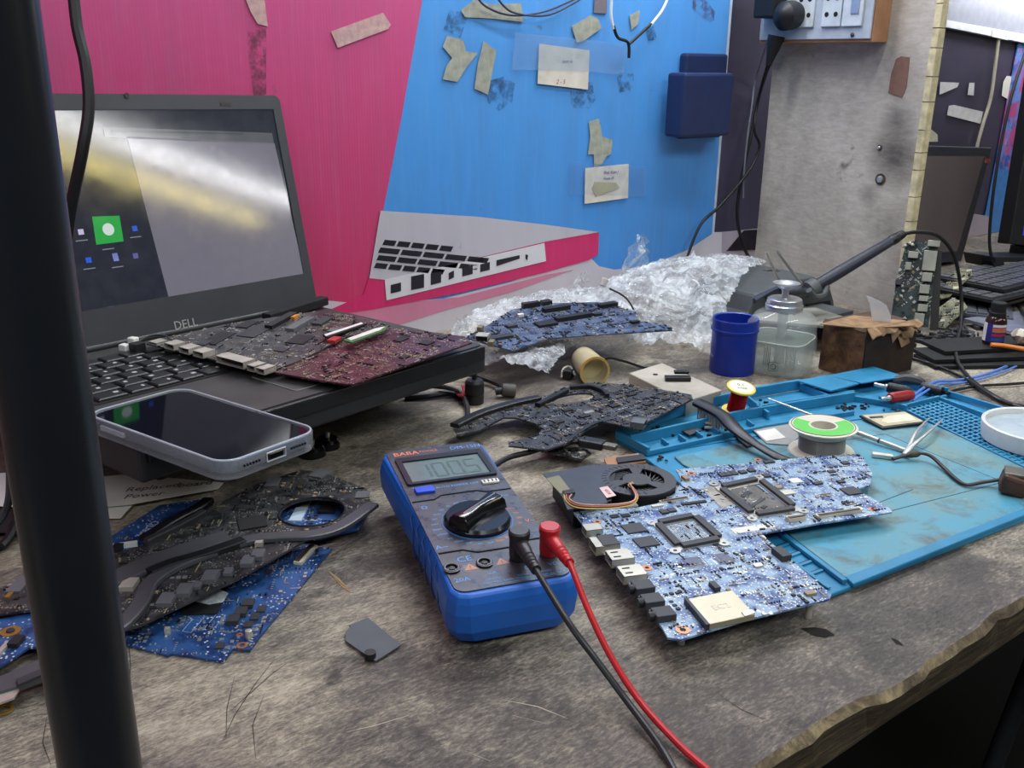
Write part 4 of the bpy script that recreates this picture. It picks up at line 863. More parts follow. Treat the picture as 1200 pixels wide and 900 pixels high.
c = ZB(292, 750, .0015); build('standoff', MB().lathe([(.002, 0), (.002, .005), (.0012, .0052)], c, n=16), TIN, b, smooth=True)
for y0 in range(3):
    build('silk_outline', MB().tube([ZB(214+y0*14, 742-y0*3, .00145), ZB(226+y0*14, 728-y0*3, .00145), ZB(236+y0*14, 730-y0*3, .00145), ZB(224+y0*14, 744-y0*3, .00145), ZB(214+y0*14, 742-y0*3, .00145)], .0002, 4, 1), mat('silk_blue', (150, 176, 206), .6), b)
Z2 = flat(.0022)
b, e1, e2, Rb = board('blue_circuit_board', 'blue circuit board with white print, half under the paper behind the black pile', [(118, 652), (125, 634), (187, 594), (240, 586), (250, 592), (225, 612), (168, 645)], Z2, M_DBLUE, ang=.9, N=26, seed=13, chips=[(136, 650, 14, 6, 4, CHIPD), (128, 664, 9, 5, 4, CHIPD)])
d1 = (Z2(186, 610)-Z2(160, 632)).normalized(); text('board_print', 'ODR-2', Z2(173, 622, .0015), -d1, V((0, 0, 1)).cross(-d1), .0085, mat('silk_white', (180, 200, 225), .6), b, .00004)
build('socket', MB().box(Z2(142, 644, .003), (.022, .004, .003), Matrix.Rotation(-.3, 3, 'Z')), WHITEP, b)
Z3 = flat(.0066)
b, *_ = board('blue_circuit_board', 'blue circuit board with screw ring at the left frame edge', [(-60, 730), (0, 728), (30, 722), (60, 716), (110, 712), (110, 752), (64, 760), (34, 761), (18, 772), (-10, 790), (-60, 800)], Z3, M_DBLUE, ang=.9, N=60, seed=15, sizes=1.5, dark=.2, chips=[(20, 757, 9, 6, 3, CHIPD), (4, 765, 12, 3, 2, TIN), (54, 756, 14, 3, 1, WHITEP, 'ribbon_socket')])
c = Z3(13, 743, .0015); build('screw_ring', MB().lathe([(.0055, 0), (.0055, .0006), (.0025, .0006), (.0025, 0)], c, n=24, caps=False), GOLD, b, smooth=True); build('screw_head', MB().lathe([(.0024, 0), (.0022, .0015), (.0003, .0017)], c, n=16), DGREY, b, smooth=True)
CHG = mat('chip_grey', (98, 99, 104), .45, var=.08)
Z4 = plane3(at(140, 742, .012), at(352, 553, .012), at(432, 592, .014))
b, e1, e2, Rb = board('black_circuit_board', 'long black circuit board with round fan opening and heat pipes, over the blue boards', [(-60, 700), (0, 692), (35, 679), (72, 668), (120, 655), (172, 640), (227, 617), (262, 590), (300, 570), (352, 553), (380, 556), (430, 575), (435, 592), (400, 612), (345, 643), (280, 680), (165, 735), (140, 742), (100, 722), (60, 714), (0, 722), (-60, 730)], Z4, M_BLACK, ang=.95, N=900, seed=17, dark=.45, tan=.2, holes=[(366, 602, .0235, 1.0)], th=.0016,
    chips=[(375, 558, 15, 12, 1.2, CHG, 'chip', -.4), (296, 616, 19, 19, 1.4, CHIPD, 'processor', .35), (320, 568, 16, 10, 1, CHG), (303, 655, 11, 8, 3, CHG), (291, 663, 11, 8, 3, CHG), (247, 681, 13, 9, 3, CHG), (217, 697, 13, 9, 3, CHG), (196, 708, 13, 9, 3, CHG), (268, 674, 8, 5, 2, CHG), (232, 690, 8, 5, 2, CHG), (425, 583, 12, 10, 1.2, CHG), (23, 689, 18, 9, 1.2, CHG), (12, 700, 8, 3, 1, GOLD, 'gold_contacts'), (152, 690, 12, 9, 3, TIN), (305, 640, 8, 5, 3, TIN, 'socket')])
hp = Z4(366, 602)
build('opening_rim', MB().tube([hp+V((math.cos(2*PI*i/32)*.0238, math.sin(2*PI*i/32)*.0238, .0018)) for i in range(33)], .0009, 5, 1), BLKP, b, smooth=True)
HPM = mat('heat_pipe_grey', (84, 85, 90), .42, .3, var=.08)
def strip(name, pts, wd, h0, th, m, parent, pl=Z4):
    """flat bent bar following pixel points on a plane"""
    P_ = [pl(x, y) for x, y in pts]; Q = []
    for i in range(len(P_)-1):
        p0 = P_[max(i-1, 0)]; p1 = P_[i]; p2 = P_[i+1]; p3 = P_[min(i+2, len(P_)-1)]
        for k in range(5): t = k/5; Q.append(.5*((2*p1)+(p2-p0)*t+(2*p0-5*p1+4*p2-p3)*t*t+(3*p1-p0-3*p2+p3)*t**3))
    Q.append(P_[-1]); n = pl.n; rs_ = []
    for i, q in enumerate(Q):
        T_ = (Q[min(i+1, len(Q)-1)]-Q[max(i-1, 0)]).normalized(); S_ = n.cross(T_)*wd/2; a = n*h0; bb = n*(h0+th)
        rs_.append([q-S_+a, q-S_*1.0+bb*.8+a*.2, q-S_*.8+bb, q+S_*.8+bb, q+S_+bb*.8+a*.2, q+S_+a])
    return build(name, MB().rings(rs_), m, parent)
strip('heat_pipe', [(437, 596), (400, 622), (367, 632), (330, 634), (293, 638), (250, 652), (205, 670), (178, 688), (166, 712), (150, 732), (132, 746), (100, 760)], .0105, .0022, .003, HPM, b)
strip('heat_pipe', [(268, 634), (225, 648), (180, 664), (140, 682), (100, 700)], .019, .0022, .0026, HPM, b)
strip('heat_pipe', [(286, 640), (240, 656), (200, 668), (176, 678)], .009, .0022, .004, BLKP, b)
strip('black_bar', [(170, 636), (205, 614), (232, 600), (245, 590)], .009, .001, .004, BLKP, b)
strip('black_bar', [(172, 641), (215, 620), (240, 606)], .005, .001, .005, DGREY, b)
for x, y in ((352, 573), (403, 579)):
    c = Z4(x, y, .0018); build('gold_ring', MB().lathe([(.0017, 0), (.0017, .0004), (.0008, .0004), (.0008, 0)], c, n=16, caps=False), GOLD, b)
# things seen through the opening
board('blue_circuit_board', 'small blue circuit board seen through the round fan opening', [(310, 604), (332, 590), (392, 590), (432, 600), (420, 622), (372, 634), (330, 628)], flat(.003), M_DBLUE, ang=.9, N=70, seed=19, chips=[(325, 604, 9, 5, 1, WHITEP, 'white_pad'), (350, 606, 22, 9, 1.4, mat('pale_blue_film', (186, 206, 224), .4), 'pale_film'), (385, 598, 18, 12, 2, CHIPD), (358, 594, 12, 6, 1.4, mat('beige_pad', (150, 140, 118), .6), 'beige_pad')])
# heat pipe assembly bottom left
hs = root('heat_sink', at(20, 795), 'black heat pipe bar with steel tabs at the lower left edge', 'heat sink')
Z5 = flat(.010)
hb = build('pipe_bar', MB().prism([Z5(x, y, -.003) for x, y in [(-60, 812), (0, 794), (64, 766), (110, 748), (120, 766), (66, 788), (20, 806), (0, 812), (-60, 836)]], V((0, 0, .004))), HPM, hs, bevel=.0006)
build('raised_edge', MB().prism([Z5(x, y, .001) for x, y in [(20, 800), (66, 781), (118, 762), (120, 766), (66, 788), (22, 807)]], V((0, 0, .0015))), DGREY, hs)
build('steel_tab', MB().prism([Z5(x, y, -.002) for x, y in [(-20, 812), (8, 806), (22, 806), (16, 816), (0, 822), (-20, 824)]], V((0, 0, .0012))), TIN, hs)
c = at(5, 832, .0006); ring = root('gold_ring', c, 'small gold screw ring on the desk at the lower left edge', 'ring'); build('ring', MB().lathe([(.0048, 0), (.0048, .0012), (.003, .0012), (.003, 0)], c, n=24, caps=False), GOLD, ring, smooth=True)
# ================================================================ BLUE REPAIR MAT
MTM, nn = new('mat_blue', .5)
a = nn.noise(nn.map(), 14, 7, .68, .6); c = nn.mix(nn.ramp(a, [(.34, g(0)), (.66, g(.85))]), lin((66, 150, 180)), lin((112, 140, 130)))
b2 = nn.noise(nn.map(loc=(3, 3, 0)), 30, 7, .7, .5); c = nn.mix(nn.ramp(b2, [(.50, g(0)), (.66, g(.8))]), c, lin((84, 88, 78)))
b3 = nn.noise(nn.map(loc=(7, 3, 0), scl=(1, 2.5, 1)), 70, 6, .7); c = nn.mix(nn.ramp(b3, [(.62, g(0)), (.72, g(.35))]), c, lin((150, 196, 206))); nn.col(c); nn.bump(a, .2)
MTC = mat('mat_blue_clean', (42, 130, 172), .5, var=.14, vs=40); MTD = mat('mat_blue_groove', (12, 62, 92), .6)
mt0 = .0042; MTP = flat(mt0)
mat_ = root('repair_mat', at(1000, 560), 'blue silicone repair mat with ruler edge, trays and grid, boards lying on it', 'work mat')
def mp(name, pts, h0, h1, m, **k): return build(name, MB().prism([MTP(x, y, h0) for x, y in pts], V((0, 0, h1-h0))), m, mat_, **k)
def wall_(x0, y0, x1, y1, t=.003, h=.008, name='tray_wall', m=None):
    a, c = MTP(x0, y0), MTP(x1, y1); d = (c-a).normalized(); s = V((-d.y, d.x, 0))*t/2
    return build(name, MB().prism([a-s, c-s, c+s, a+s], V((0, 0, h))), m or MTC, mat_, bevel=.0006)
mp('mat_base', [(972, 696), (905, 648), (860, 612), (790, 560), (738, 522), (722, 514), (818, 478), (870, 468), (937, 456), (1020, 443), (1045, 447), (1110, 463), (1200, 491), (1262, 514), (1330, 545), (1340, 556), (1200, 607)], -.0040, -.0008, MTC, bevel=.001)
mp('work_field', [(998, 684), (930, 632), (880, 590), (800, 545), (790, 536), (930, 508), (1002, 494), (1058, 484), (1110, 506), (1200, 541), (1290, 575), (1200, 604)], -.0008, .0012, MTM, bevel=.0008)
mp('front_rim', [(1000, 688), (990, 679), (1200, 598), (1290, 570), (1298, 576), (1200, 607)], -.0008, .0024, MTC, bevel=.0008)
# ruler slots at the near left
for i in range(9):
    x = 968-i*13.2; y = 682-i*10.2
    mp('slot', [(x-28, y-9), (x-4, y-18), (x, y-15), (x-24, y-6)], -.0007, -.0002, MTD)
    mp('slot_rib', [(x-30, y-6), (x-5, y-15), (x-3, y-13), (x-28, y-4)], -.0008, .0006, MTC)
wall_(972, 690, 868, 613, .003, .001, 'side_rib'); wall_(990, 684, 895, 612, .004, .003, 'side_rib')
# grooves of the field
for x0, y0, x1, y1 in ((992, 517, 1037, 510), (1037, 510, 1160, 560), (1045, 600, 1162, 570), (1162, 570, 1200, 560), (1026, 592, 1070, 575), (1160, 560, 1240, 592)): wall_(x0, y0, x1, y1, .0013, .0014, 'groove', MTD)
# tray zone: front lip with teeth, dividers, back wall
wall_(738, 522, 868, 492, .003, .010); wall_(868, 492, 1000, 470, .003, .010)
wall_(757, 534, 895, 503, .003, .0045); wall_(895, 503, 1000, 486, .003, .0045)
for i in range(6): x = 775+i*20; y = 519-i*4.4; wall_(x, y, x+8, y+6, .002, .0052, 'tray_tooth')
wall_(724, 513, 818, 479, .004, .010); wall_(722, 514, 760, 534, .003, .008)
wall_(818, 479, 870, 468, .004, .010); wall_(870, 468, 937, 456, .004, .011); wall_(937, 456, 1020, 444, .004, .010)
wall_(1020, 444, 1110, 464, .003, .009); wall_(1110, 464, 1230, 500, .003, .006)
wall_(886, 484, 1000, 466, .003, .008); wall_(870, 468, 900, 492, .003, .008); wall_(937, 457, 975, 473, .003, .008)
wall_(1000, 470, 1060, 480, .003, .006); wall_(1060, 480, 1100, 470, .003, .006); wall_(1030, 470, 1062, 482, .003, .006); wall_(1100, 470, 1215, 512, .003, .005)
wall_(1060, 480, 1108, 468, .003, .005)
mp('tray_floor', [(735, 520), (815, 482), (1015, 448), (1100, 470), (1058, 484), (1000, 492), (760, 532)], -.0008, .0, MTC)
mp('flap_cover', [(934, 459), (972, 471), (1005, 462), (966, 452)], .0105, .012, MTC, label='square blue flap, slightly raised')
mp('flap_cover', [(968, 452), (1008, 461), (1058, 453), (1022, 441)], .0103, .0115, MTC)
# grid of holes at the right: crossing bars over a dark floor
GA, GB, GC, GD = MTP(1060, 481), MTP(1098, 471), MTP(1262, 541), MTP(1212, 555)
build('grid_floor', MB().prism([GA, GB, GC, GD], V((0, 0, .0003))), mat('grid_dark', (10, 44, 66), .7), mat_)
for i in range(8):
    t = i/7; a = GA.lerp(GB, t); c = GD.lerp(GC, t); d = (c-a).normalized(); s = V((-d.y, d.x, 0))*.0011
    build('grid_bar', MB().prism([a-s, c-s, c+s, a+s], V((0, 0, .0022))), MTC, mat_)
for i in range(27):
    t = i/26; a = GA.lerp(GD, t); c = GB.lerp(GC, t); d = (c-a).normalized(); s = V((-d.y, d.x, 0))*.0011
    build('grid_bar', MB().prism([a-s, c-s, c+s, a+s], V((0, 0, .0021))), MTC, mat_)
# bits in the trays
def crumbs(name, label, cx, cy, sx, sy, N, seed, z=.0045, size=1.0, m=None):
    rr = random.Random(seed); mb = MB(); c = at(cx, cy, z)
    for k in range(N):
        p = at(cx+rr.gauss(0, sx), cy+rr.gauss(0, sy), z); R = Matrix.Rotation(rr.uniform(0, 6), 3, 'Z') @ Matrix.Rotation(rr.uniform(-.3, .3), 3, 'X')
        h = rr.uniform(.001, .0025)*size; mb.box(p+V((0, 0, h/2)), (rr.uniform(.002, .006)*size, rr.uniform(.001, .003)*size, h), R)
    o = single(name, mb, m or CHIPD, label, 'scrap parts', kind='stuff'); return o
crumbs('loose_components', 'loose black components in the left tray of the blue mat', 775, 505, 10, 4, 22, 1, .0046)
crumbs('loose_components', 'loose dark components in the middle tray of the blue mat', 896, 476, 9, 2, 22, 2, .0046)
crumbs('loose_components', 'loose tiny components along the tray behind the solder spool', 995, 478, 12, 2, 26, 3, .0046, .8)
crumbs('loose_components', 'silver and black loose screws in the tray by the banana plugs', 1060, 483, 12, 2.5, 22, 4, .0046, .8, DGREY)
crumbs('loose_components', 'black screws lying on the mat left of brush handle', 778, 538, 3, 1.5, 4, 5, .0046, .9)
crumbs('loose_components', 'loose chips around the brush bristles', 830, 500, 12, 4, 22, 6, .0046, 1.1)
c = at(829, 497, .009); k = root('metal_clip', c, 'shiny twisted metal clip in the left tray by the brush', 'clip')
build('clip', MB().tube([at(812, 497, .007), at(822, 495, .010), at(836, 497, .009), at(838, 501, .007), at(826, 501, .008)], .0014, 6), TIN, k, smooth=True)
single('black_card', MB().prism([at(x, y, .007) for x, y in [(792, 501), (802, 496), (822, 505), (808, 511)]], V((0, 0, .001))), CHIP, 'dark rectangular card lying in the left tray of the mat', 'plastic card')

# ================================================================ BIG BLUE BOARD
Zm = flat(.0145)
bm, e1, e2, Rm = board('large_blue_circuit_board', 'large pale blue laptop circuit board bridging the desk and the blue mat', [(672, 602), (700, 640), (740, 690), (776, 738), (782, 749), (797, 752), (842, 738), (880, 727), (972, 704), (974, 699), (930, 661), (891, 627), (960, 615), (1045, 602), (1043, 598), (1003, 575), (1019, 570), (1022, 556), (1008, 534), (950, 537), (870, 545), (792, 552), (798, 563), (791, 580), (770, 592), (745, 597), (690, 600)], Zm, M_BLUE, ang=-.32, N=3000, seed=21, dark=.30, tan=.12, sizes=.95,
    chips=[(743, 622, 15, 13, 1.1), (757, 638, 15, 13, 1.1), (997, 578, 13, 12, 1.1), (846, 559, 5, 6, 1.2), (853, 558, 5, 6, 1.2), (860, 557, 5, 6, 1.2), (870, 556, 6, 5, 1.5), (880, 554, 6, 5, 1.5), (778, 603, 6, 5, 1.5), (787, 601, 6, 5, 1.5), (733, 607, 6, 4, 1.2), (720, 608, 6, 4, 1.2), (898, 560, 6, 5, 1.3), (912, 574, 5, 5, 1.5, CAPT), (958, 569, 7, 4, 1.2), (985, 567, 6, 4, 1.2), (974, 555, 6, 4, 1.2), (932, 565, 9, 8, .3, WHITEP, 'white_label'), (923, 580, 10, 7, 1.2, TIN, 'shield'), (915, 655, 7, 13, 4.5, CHIP, 'black_connector'), (837, 692, 4, 8, 3, CHIP, 'black_connector'), (901, 544, 9, 4, 1.4), (813, 592, 20, 3, 1.2, CHIPD, 'ribbon_socket'), (949, 699, 7, 4, 1.8, CAPT), (888, 666, 6, 4, 1.5, TIN), (803, 564, 4, 7, 2.5, CAPT), (990, 545, 6, 5, 1.2), (740, 596, 9, 3, 1.5, TIN, 'shield'), (770, 596, 9, 3, 1.5, TIN, 'shield'), (850, 736, 0.1, 0.1, .1)][:-1])
ribbon_socket((956, 609), (1008, 601), Zm, .0022, bm, .004); ribbon_socket((922, 613), (942, 610), Zm, .003, bm, .005); ribbon_socket((773, 591), (806, 586), Zm, .0012, bm, .003)
TABM = mat('bracket_silver', (190, 188, 182), .35, .7)
def bracket(c4, wbar, h, tabs, label=None):
    P_ = [Zm(x, y, .0014) for x, y in c4]; o = root.__class__ and None
    br = build('bracket_plate', MB().prism(bridge([p+(p-sum(P_, V((0, 0, 0)))/4).normalized()*.0010 for p in P_], [p.lerp(sum(P_, V((0, 0, 0)))/4, .30) for p in P_][::-1]), V((0, 0, .0010))), TABM, bm)
    cen = sum(P_, V((0, 0, 0)))/4
    for i in range(4):
        a, c = P_[i], P_[(i+1) % 4]; a2, c2 = a.lerp(c, .12), c.lerp(a, .12); inn_ = ((cen-(a+c)/2).normalized())*wbar
        build('bracket_bar', MB().prism([a2+V((0, 0, .001)), c2+V((0, 0, .001)), c2+inn_+V((0, 0, .001)), a2+inn_+V((0, 0, .001))], V((0, 0, h))), CHIP, br)
    for x, y in tabs:
        t = Zm(x, y, .0014)
        build('bracket_tab', MB().lathe([(.0038, 0), (.0038, .0012), (.0014, .0012), (.0014, 0)], t, n=20, caps=False), TABM, br, smooth=True)
    return br
bracket([(764, 616), (815, 606), (850, 637), (794, 648)], .0052, .0022, [(791, 649), (848, 640), (764, 616)])
bracket([(838, 574), (890, 563), (938, 601), (882, 610)], .0052, .0022, [(836, 570), (889, 562), (881, 611), (941, 602)])
rr = random.Random(9); mb = MB()
for i in range(16):
    for j in range(16):
        if rr.random() < .75:
            u_, v_ = .2+.6*i/15, .2+.6*j/15; p = Zm(764, 616, .0014).lerp(Zm(815, 606, .0014), u_).lerp(Zm(794, 648, .0014).lerp(Zm(850, 637, .0014), u_), v_)
            mb.box(p+V((0, 0, .0003)), (.0008, .0008, .0006), Rm)
build('socket_pins', mb, SOLD, bm, kind='stuff')
build('die_film', MB().prism([Zm(x, y, .0014) for x, y in [(853, 576), (885, 570), (921, 596), (888, 602)]], V((0, 0, .0004))), mat('graphite_film', (132, 130, 126), .25, .5, var=.3), bm)
DIE = mat('chip_die', (150, 152, 156), .15, .8)
for x, y, w_, d_ in ((874, 582, 12, 4), (888, 591, 17, 3), (880, 596, 5, 4), (895, 597, 5, 3)): ubox('heat_paste' if w_ > 10 else 'chip', bm, Zm(x, y, .0018), (w_/1000, d_/1000, .0006), Rm @ Matrix.Rotation(.5, 3, 'Z'), DIE if w_ > 10 else CHIPD)
build('shield_plate', MB().prism([Zm(x, y, .0014) for x, y in [(822, 575), (838, 570), (866, 590), (846, 598)]], V((0, 0, .0002))), mat('tinned_patch', (150, 146, 138), .45, .5, var=.3, vs=150), bm)
build('paper_label', MB().prism([Zm(x, y, .00145) for x, y in [(855, 622), (903, 615), (909, 620), (862, 628)]], V((0, 0, .0002))), PAPER, bm)
for x, y, r_ in ((810, 557, .0034), (758, 668, .0034), (700, 614, .003), (800, 741, .0042), (888, 541, .0032), (1022, 599, .003), (861, 723, .002)):
    c = Zm(x, y, .0015); o = build('copper_ring', MB().lathe([(r_, 0), (r_, .0003), (r_*.45, .0003), (r_*.45, 0)], c, n=20, caps=False), COPPER, bm, smooth=True)
    build('ring_hole', MB().cyl(c, c+V((0, 0, .0002)), r_*.45, n=12), BLKM, o)
for c4 in ([(799, 657), (818, 654), (828, 665), (808, 669)], [(833, 652), (850, 650), (862, 660), (844, 664)]):
    pquad('bare_footprint', Zm, c4, .0014, .0016, mat('footprint_grey', (92, 100, 122), .5, var=.2, vs=300), bm)
    ring_ = [Zm(x, y, .0016) for x, y in [(c4[i][0]+(3 if c4[i][0] > 825 or i in (1, 2) else -3), c4[i][1]) for i in range(4)]]
    build('silk_outline', MB().tube(ring_+[ring_[0]], .00025, 4, 1), mat('silk_pale', (200, 206, 220), .6), bm)
# card slot
sl = pquad('card_slot', Zm, [(803, 711), (857, 700), (884, 729), (829, 741)], .0014, .0052, mat('slot_steel', (186, 178, 156), .42, .6, var=.08), bm, bevel=.0004)
build('slot_ridge', MB().prism([Zm(x, y, .0052) for x, y in [(868, 727), (880, 724), (884, 728), (872, 732)]], V((0, 0, .0006))), TIN, sl)
d1 = (Zm(857, 700)-Zm(803, 711)).normalized(); text('stamped_print', 'EC2', Zm(844, 720, .0053), d1, V((0, 0, 1)).cross(d1), .007, mat('stamp_grey', (176, 170, 156), .4, .6), sl, .00004)
build('slot_side', MB().prism([Zm(x, y, .0014) for x, y in [(801, 710), (804, 709), (831, 741), (827, 742)]], V((0, 0, .0042))), DGREY, sl)
# edge ports
pa_, pb_ = Zm(697, 620), Zm(776, 726); dp = (pb_-pa_).normalized(); Rp = Matrix((V((dp.y, -dp.x, 0)), V((dp.x, dp.y, 0)), V((0, 0, 1)))).transposed()
if (Rp @ V((1, 0, 0))).x > 0: Rp = Rp @ Matrix.Rotation(PI, 3, 'Z')
USBT = mat('usb_tin', (188, 182, 166), .4, .6)
for (x, y, w_, d_, h_, m_, nm) in ((694, 626, .010, .012, .006, USBT, 'small_port'), (708, 644, .015, .017, .0065, USBT, 'display_port'), (726, 659, .0135, .0155, .0062, USBT, 'usb_port'), (740, 678, .0135, .0155, .0062, USBT, 'usb_port')):
    p = port(nm, bm, Zm(x, y, .0), Rp, w_, d_, h_, m_)
    if nm == 'usb_port':
        for k in (-1, 1): build('spring_slot', MB().box(Zm(x, y, h_+.0001)+Rp @ V((.003, k*.003, 0)), (.005, .0012, .0002), Rp), BLKM, p)
    if nm == 'display_port': build('cover_film', MB().box(Zm(x+4, y-1, h_+.0003), (d_*.7, w_*.96, .0005), Rp), CHIP, p)
for x, y in ((753, 694), (764, 710), (777, 726)):
    p = build('audio_jack', MB().box(Zm(x, y, .0030), (.0125, .0105, .0058), Rp), CHIP, bm, bevel=.0004)
    build('jack_mouth', MB().cyl(Zm(x, y, .0032)+Rp @ V((.005, 0, 0)), Zm(x, y, .0032)+Rp @ V((.0095, 0, 0)), .0030, n=16), CHIPD, p, smooth=True)
# supports that hold the board up
for x, y in ((720, 640), (800, 730), (950, 700)): build('standoff', MB().cyl(V((Zm(x, y).x, Zm(x, y).y, .0004)), Zm(x, y), .0022, n=12), TIN, bm)
build('standoff', MB().cyl(V((Zm(990, 560).x, Zm(990, 560).y, .0058)), Zm(990, 560), .0022, n=12), TIN, bm)

# ================================================================ FAN
Zf = flat(.017); fc = Zf(746, 566); fr = (Zf(792, 566)-Zf(699, 566)).length/2*.98
fan = root('cooling_fan', V((fc.x, fc.y, .003)), 'flat black laptop cooling fan with round blade opening beside the big board', 'cooling fan')
FM = mat('fan_plastic', (62, 63, 67), .5, var=.07)
mb = MB(); n = 48
def arc(r_a, r_b, a0, a1, z0, z1, mb, seg=24):
    P_ = [V((fc.x+r_a*math.cos(a0+(a1-a0)*i/seg), fc.y+r_a*math.sin(a0+(a1-a0)*i/seg), z0)) for i in range(seg+1)]
    Q_ = [V((fc.x+r_b*math.cos(a0+(a1-a0)*i/seg), fc.y+r_b*math.sin(a0+(a1-a0)*i/seg), z0)) for i in range(seg+1)]
    mb.prism(P_+Q_[::-1], V((0, 0, z1-z0)))
zt = .0205
for k in range(3): arc(fr*.70, fr, k*2*PI/3, (k+1)*2*PI/3, zt-.0012, zt, mb)
build('top_cover', mb, FM, fan)
mb = MB()
for k in range(3): arc(fr*.28, fr*.71, k*2*PI/3+.6, k*2*PI/3+1.1, zt-.0012, zt, mb, 6)
build('spoke', mb, FM, fan)
build('hub_cover', MB().lathe([(fr*.36, 0), (fr*.36, .0012), (.001, .0013)], (fc.x, fc.y, zt-.0012), n=32), FM, fan, smooth=True)
build('housing', MB().lathe([(.001, 0), (fr*.99, 0), (fr*.99, .0118), (fr*.95, .0118), (fr*.95, .0012), (.001, .0012)], (fc.x, fc.y, zt-.0130), n=48, caps=False), CHIPD, fan, smooth=True)
mb = MB()
for k in range(31):
    a = 2*PI*k/31; R = Matrix.Rotation(a+.5, 3, 'Z'); c = V((fc.x+math.cos(a)*fr*.62, fc.y+math.sin(a)*fr*.62, zt-.006))
    mb.box(c, (fr*.42, .0006, .007), R)
build('rotor_blades', mb, GRAYP, fan, kind='stuff')
build('rotor_hub', MB().lathe([(fr*.4, 0), (fr*.4, .0075), (.001, .0078)], (fc.x, fc.y, zt-.011), n=32), CHIPD, fan, smooth=True)
for k in range(22):
    a = .2+k*.19
    build('cover_notch', MB().box((fc.x+math.cos(a)*fr*.84, fc.y+math.sin(a)*fr*.84, zt+.0001), (.0042, .0008, .0003), Matrix.Rotation(a+.35, 3, 'Z')), CHIPD, fan)
Zt = flat(zt-.0006)
build('duct_plate', MB().prism([Zt(x, y) for x, y in [(636, 556), (664, 551), (690, 546), (722, 545), (716, 556), (706, 575), (712, 590), (690, 594), (665, 598), (659, 583)]], V((0, 0, .0007))), mat('duct_film', (70, 72, 78), .35, .1, var=.1), fan)
build('duct_body', MB().prism([V((Zt(x, y).x, Zt(x, y).y, .004)) for x, y in [(648, 560), (690, 549), (722, 549), (716, 586), (672, 594)]], V((0, 0, zt-.0052))), CHIPD, fan)
build('foil_patch', MB().prism([Zt(x, y, .0008) for x, y in [(640, 562), (655, 558), (668, 575), (657, 580)]], V((0, 0, .0002))), mat('foil_olive', (128, 124, 96), .5, .2), fan)
lb = build('white_sticker', MB().prism([Zt(x, y, .0009) for x, y in [(702, 573), (712, 571), (722, 582), (711, 585)]], V((0, 0, .0002))), mat('sticker_pink', (216, 190, 186), .6), fan)
d1 = (Zt(722, 582)-Zt(712, 571)).normalized(); text('sticker_print', '4EDB', Zt(712, 578, .0012), d1, V((0, 0, 1)).cross(d1), .004, RED, lb, .00004)
build('side_bracket', MB().prism([Zt(x, y, -.002) for x, y in [(708, 537), (748, 531), (752, 535), (757, 541), (712, 547)]], V((0, 0, .002))), mat('bracket_copper', (164, 120, 84), .5, .3), fan)
build('side_bracket_slot', MB().prism([Zt(x, y, .0) for x, y in [(722, 538), (754, 534), (756, 540), (724, 544)]], V((0, 0, .0016))), CHIPD, fan)
WC = [('yellow', (214, 190, 110)), ('orange', (196, 120, 90)), ('brown', (90, 50, 44)), ('pink', (196, 160, 150)), ('black', (30, 30, 32))]
for i, (nm, c) in enumerate(WC):
    o = i*1.5; dz = .0012*(i % 2)
    build('fan_wire', MB().tube([Zt(661+o*2, 579+o*.3, .001), Zt(663+o, 588, .001+dz), Zt(676+o, 597-o*.5, .0015+dz), Zt(710, 599-o*.6, .002+dz), Zt(738, 596-o*.5, .0025+dz), Zt(747-o*.5, 588, .003+dz), Zt(743-o*.5, 578, .003+dz), Zt(736+o*.6, 573, .003+dz), Zt(741+o*.5, 568+o*.4, .002)], .00055, 6, 6), mat('wire_'+nm, c, .4), fan, smooth=True)
build('wire_plug', MB().prism([Zt(x, y, .0006) for x, y in [(659, 578), (671, 576), (674, 580), (662, 582)]], V((0, 0, .0016))), CHIPD, fan)

# ================================================================ BLACK BOARD IN THE CENTRE
Zc = plane3(at(531, 503, .012), at(690, 450, .017), at(745, 503, .022))
bc, *_ = board('black_circuit_board', 'black curved laptop circuit board in the centre, right end resting on the blue mat', [(531, 503), (560, 487), (620, 470), (640, 466), (662, 456), (690, 450), (735, 452), (810, 464), (812, 469), (775, 488), (745, 504), (725, 500), (708, 496), (690, 504), (665, 521), (640, 529), (596, 524), (596, 520), (630, 512), (635, 505), (628, 498), (604, 491), (590, 491), (562, 506), (537, 512)], Zc, M_BLACK, ang=-.1, N=1500, seed=31, dark=.5, tan=.2, th=.0016, chips=[(655, 497, 9, 6, 1.2, CHIPD), (685, 490, 10, 6, 1.2, CHIPD), (720, 478, 9, 6, 1.2, CHIPD), (760, 476, 10, 6, 1.2, CHIPD), (665, 483, 9, 6, 1.2, CHIPD), (700, 470, 8, 5, 1.2, CHIPD), (740, 465, 10, 5, 1.2, CHIPD), (690, 486, 10, 5, 1.4, mat('chip_row', (150, 152, 150), .4)), (780, 470, 7, 5, 1, CHIPD)], holes=[(672, 469, .0225, .62)])
strip('side_rail', [(533, 503), (562, 489), (600, 477), (632, 470)], .010, .0016, .004, BLKP, bc, Zc)
strip('side_rail', [(630, 479), (648, 470), (664, 462)], .006, .0016, .004, BLKP, bc, Zc)
hp = Zc(672, 469)
strip('opening_rail', [(668, 458), (690, 457), (706, 462), (712, 468)], .004, .0016, .004, BLKP, bc, Zc)
port('usb_port', bc, Zc(748, 500, .0), Matrix.Rotation(-1.0, 3, 'Z'), .0135, .012, .006, mat('port_dark', (120, 122, 124), .4, .6))
build('black_rail', MB().tube([Zc(662, 520, .0), Zc(690, 502, .001), Zc(706, 497, .002)], .0028, 4, 3), BLKP, bc)
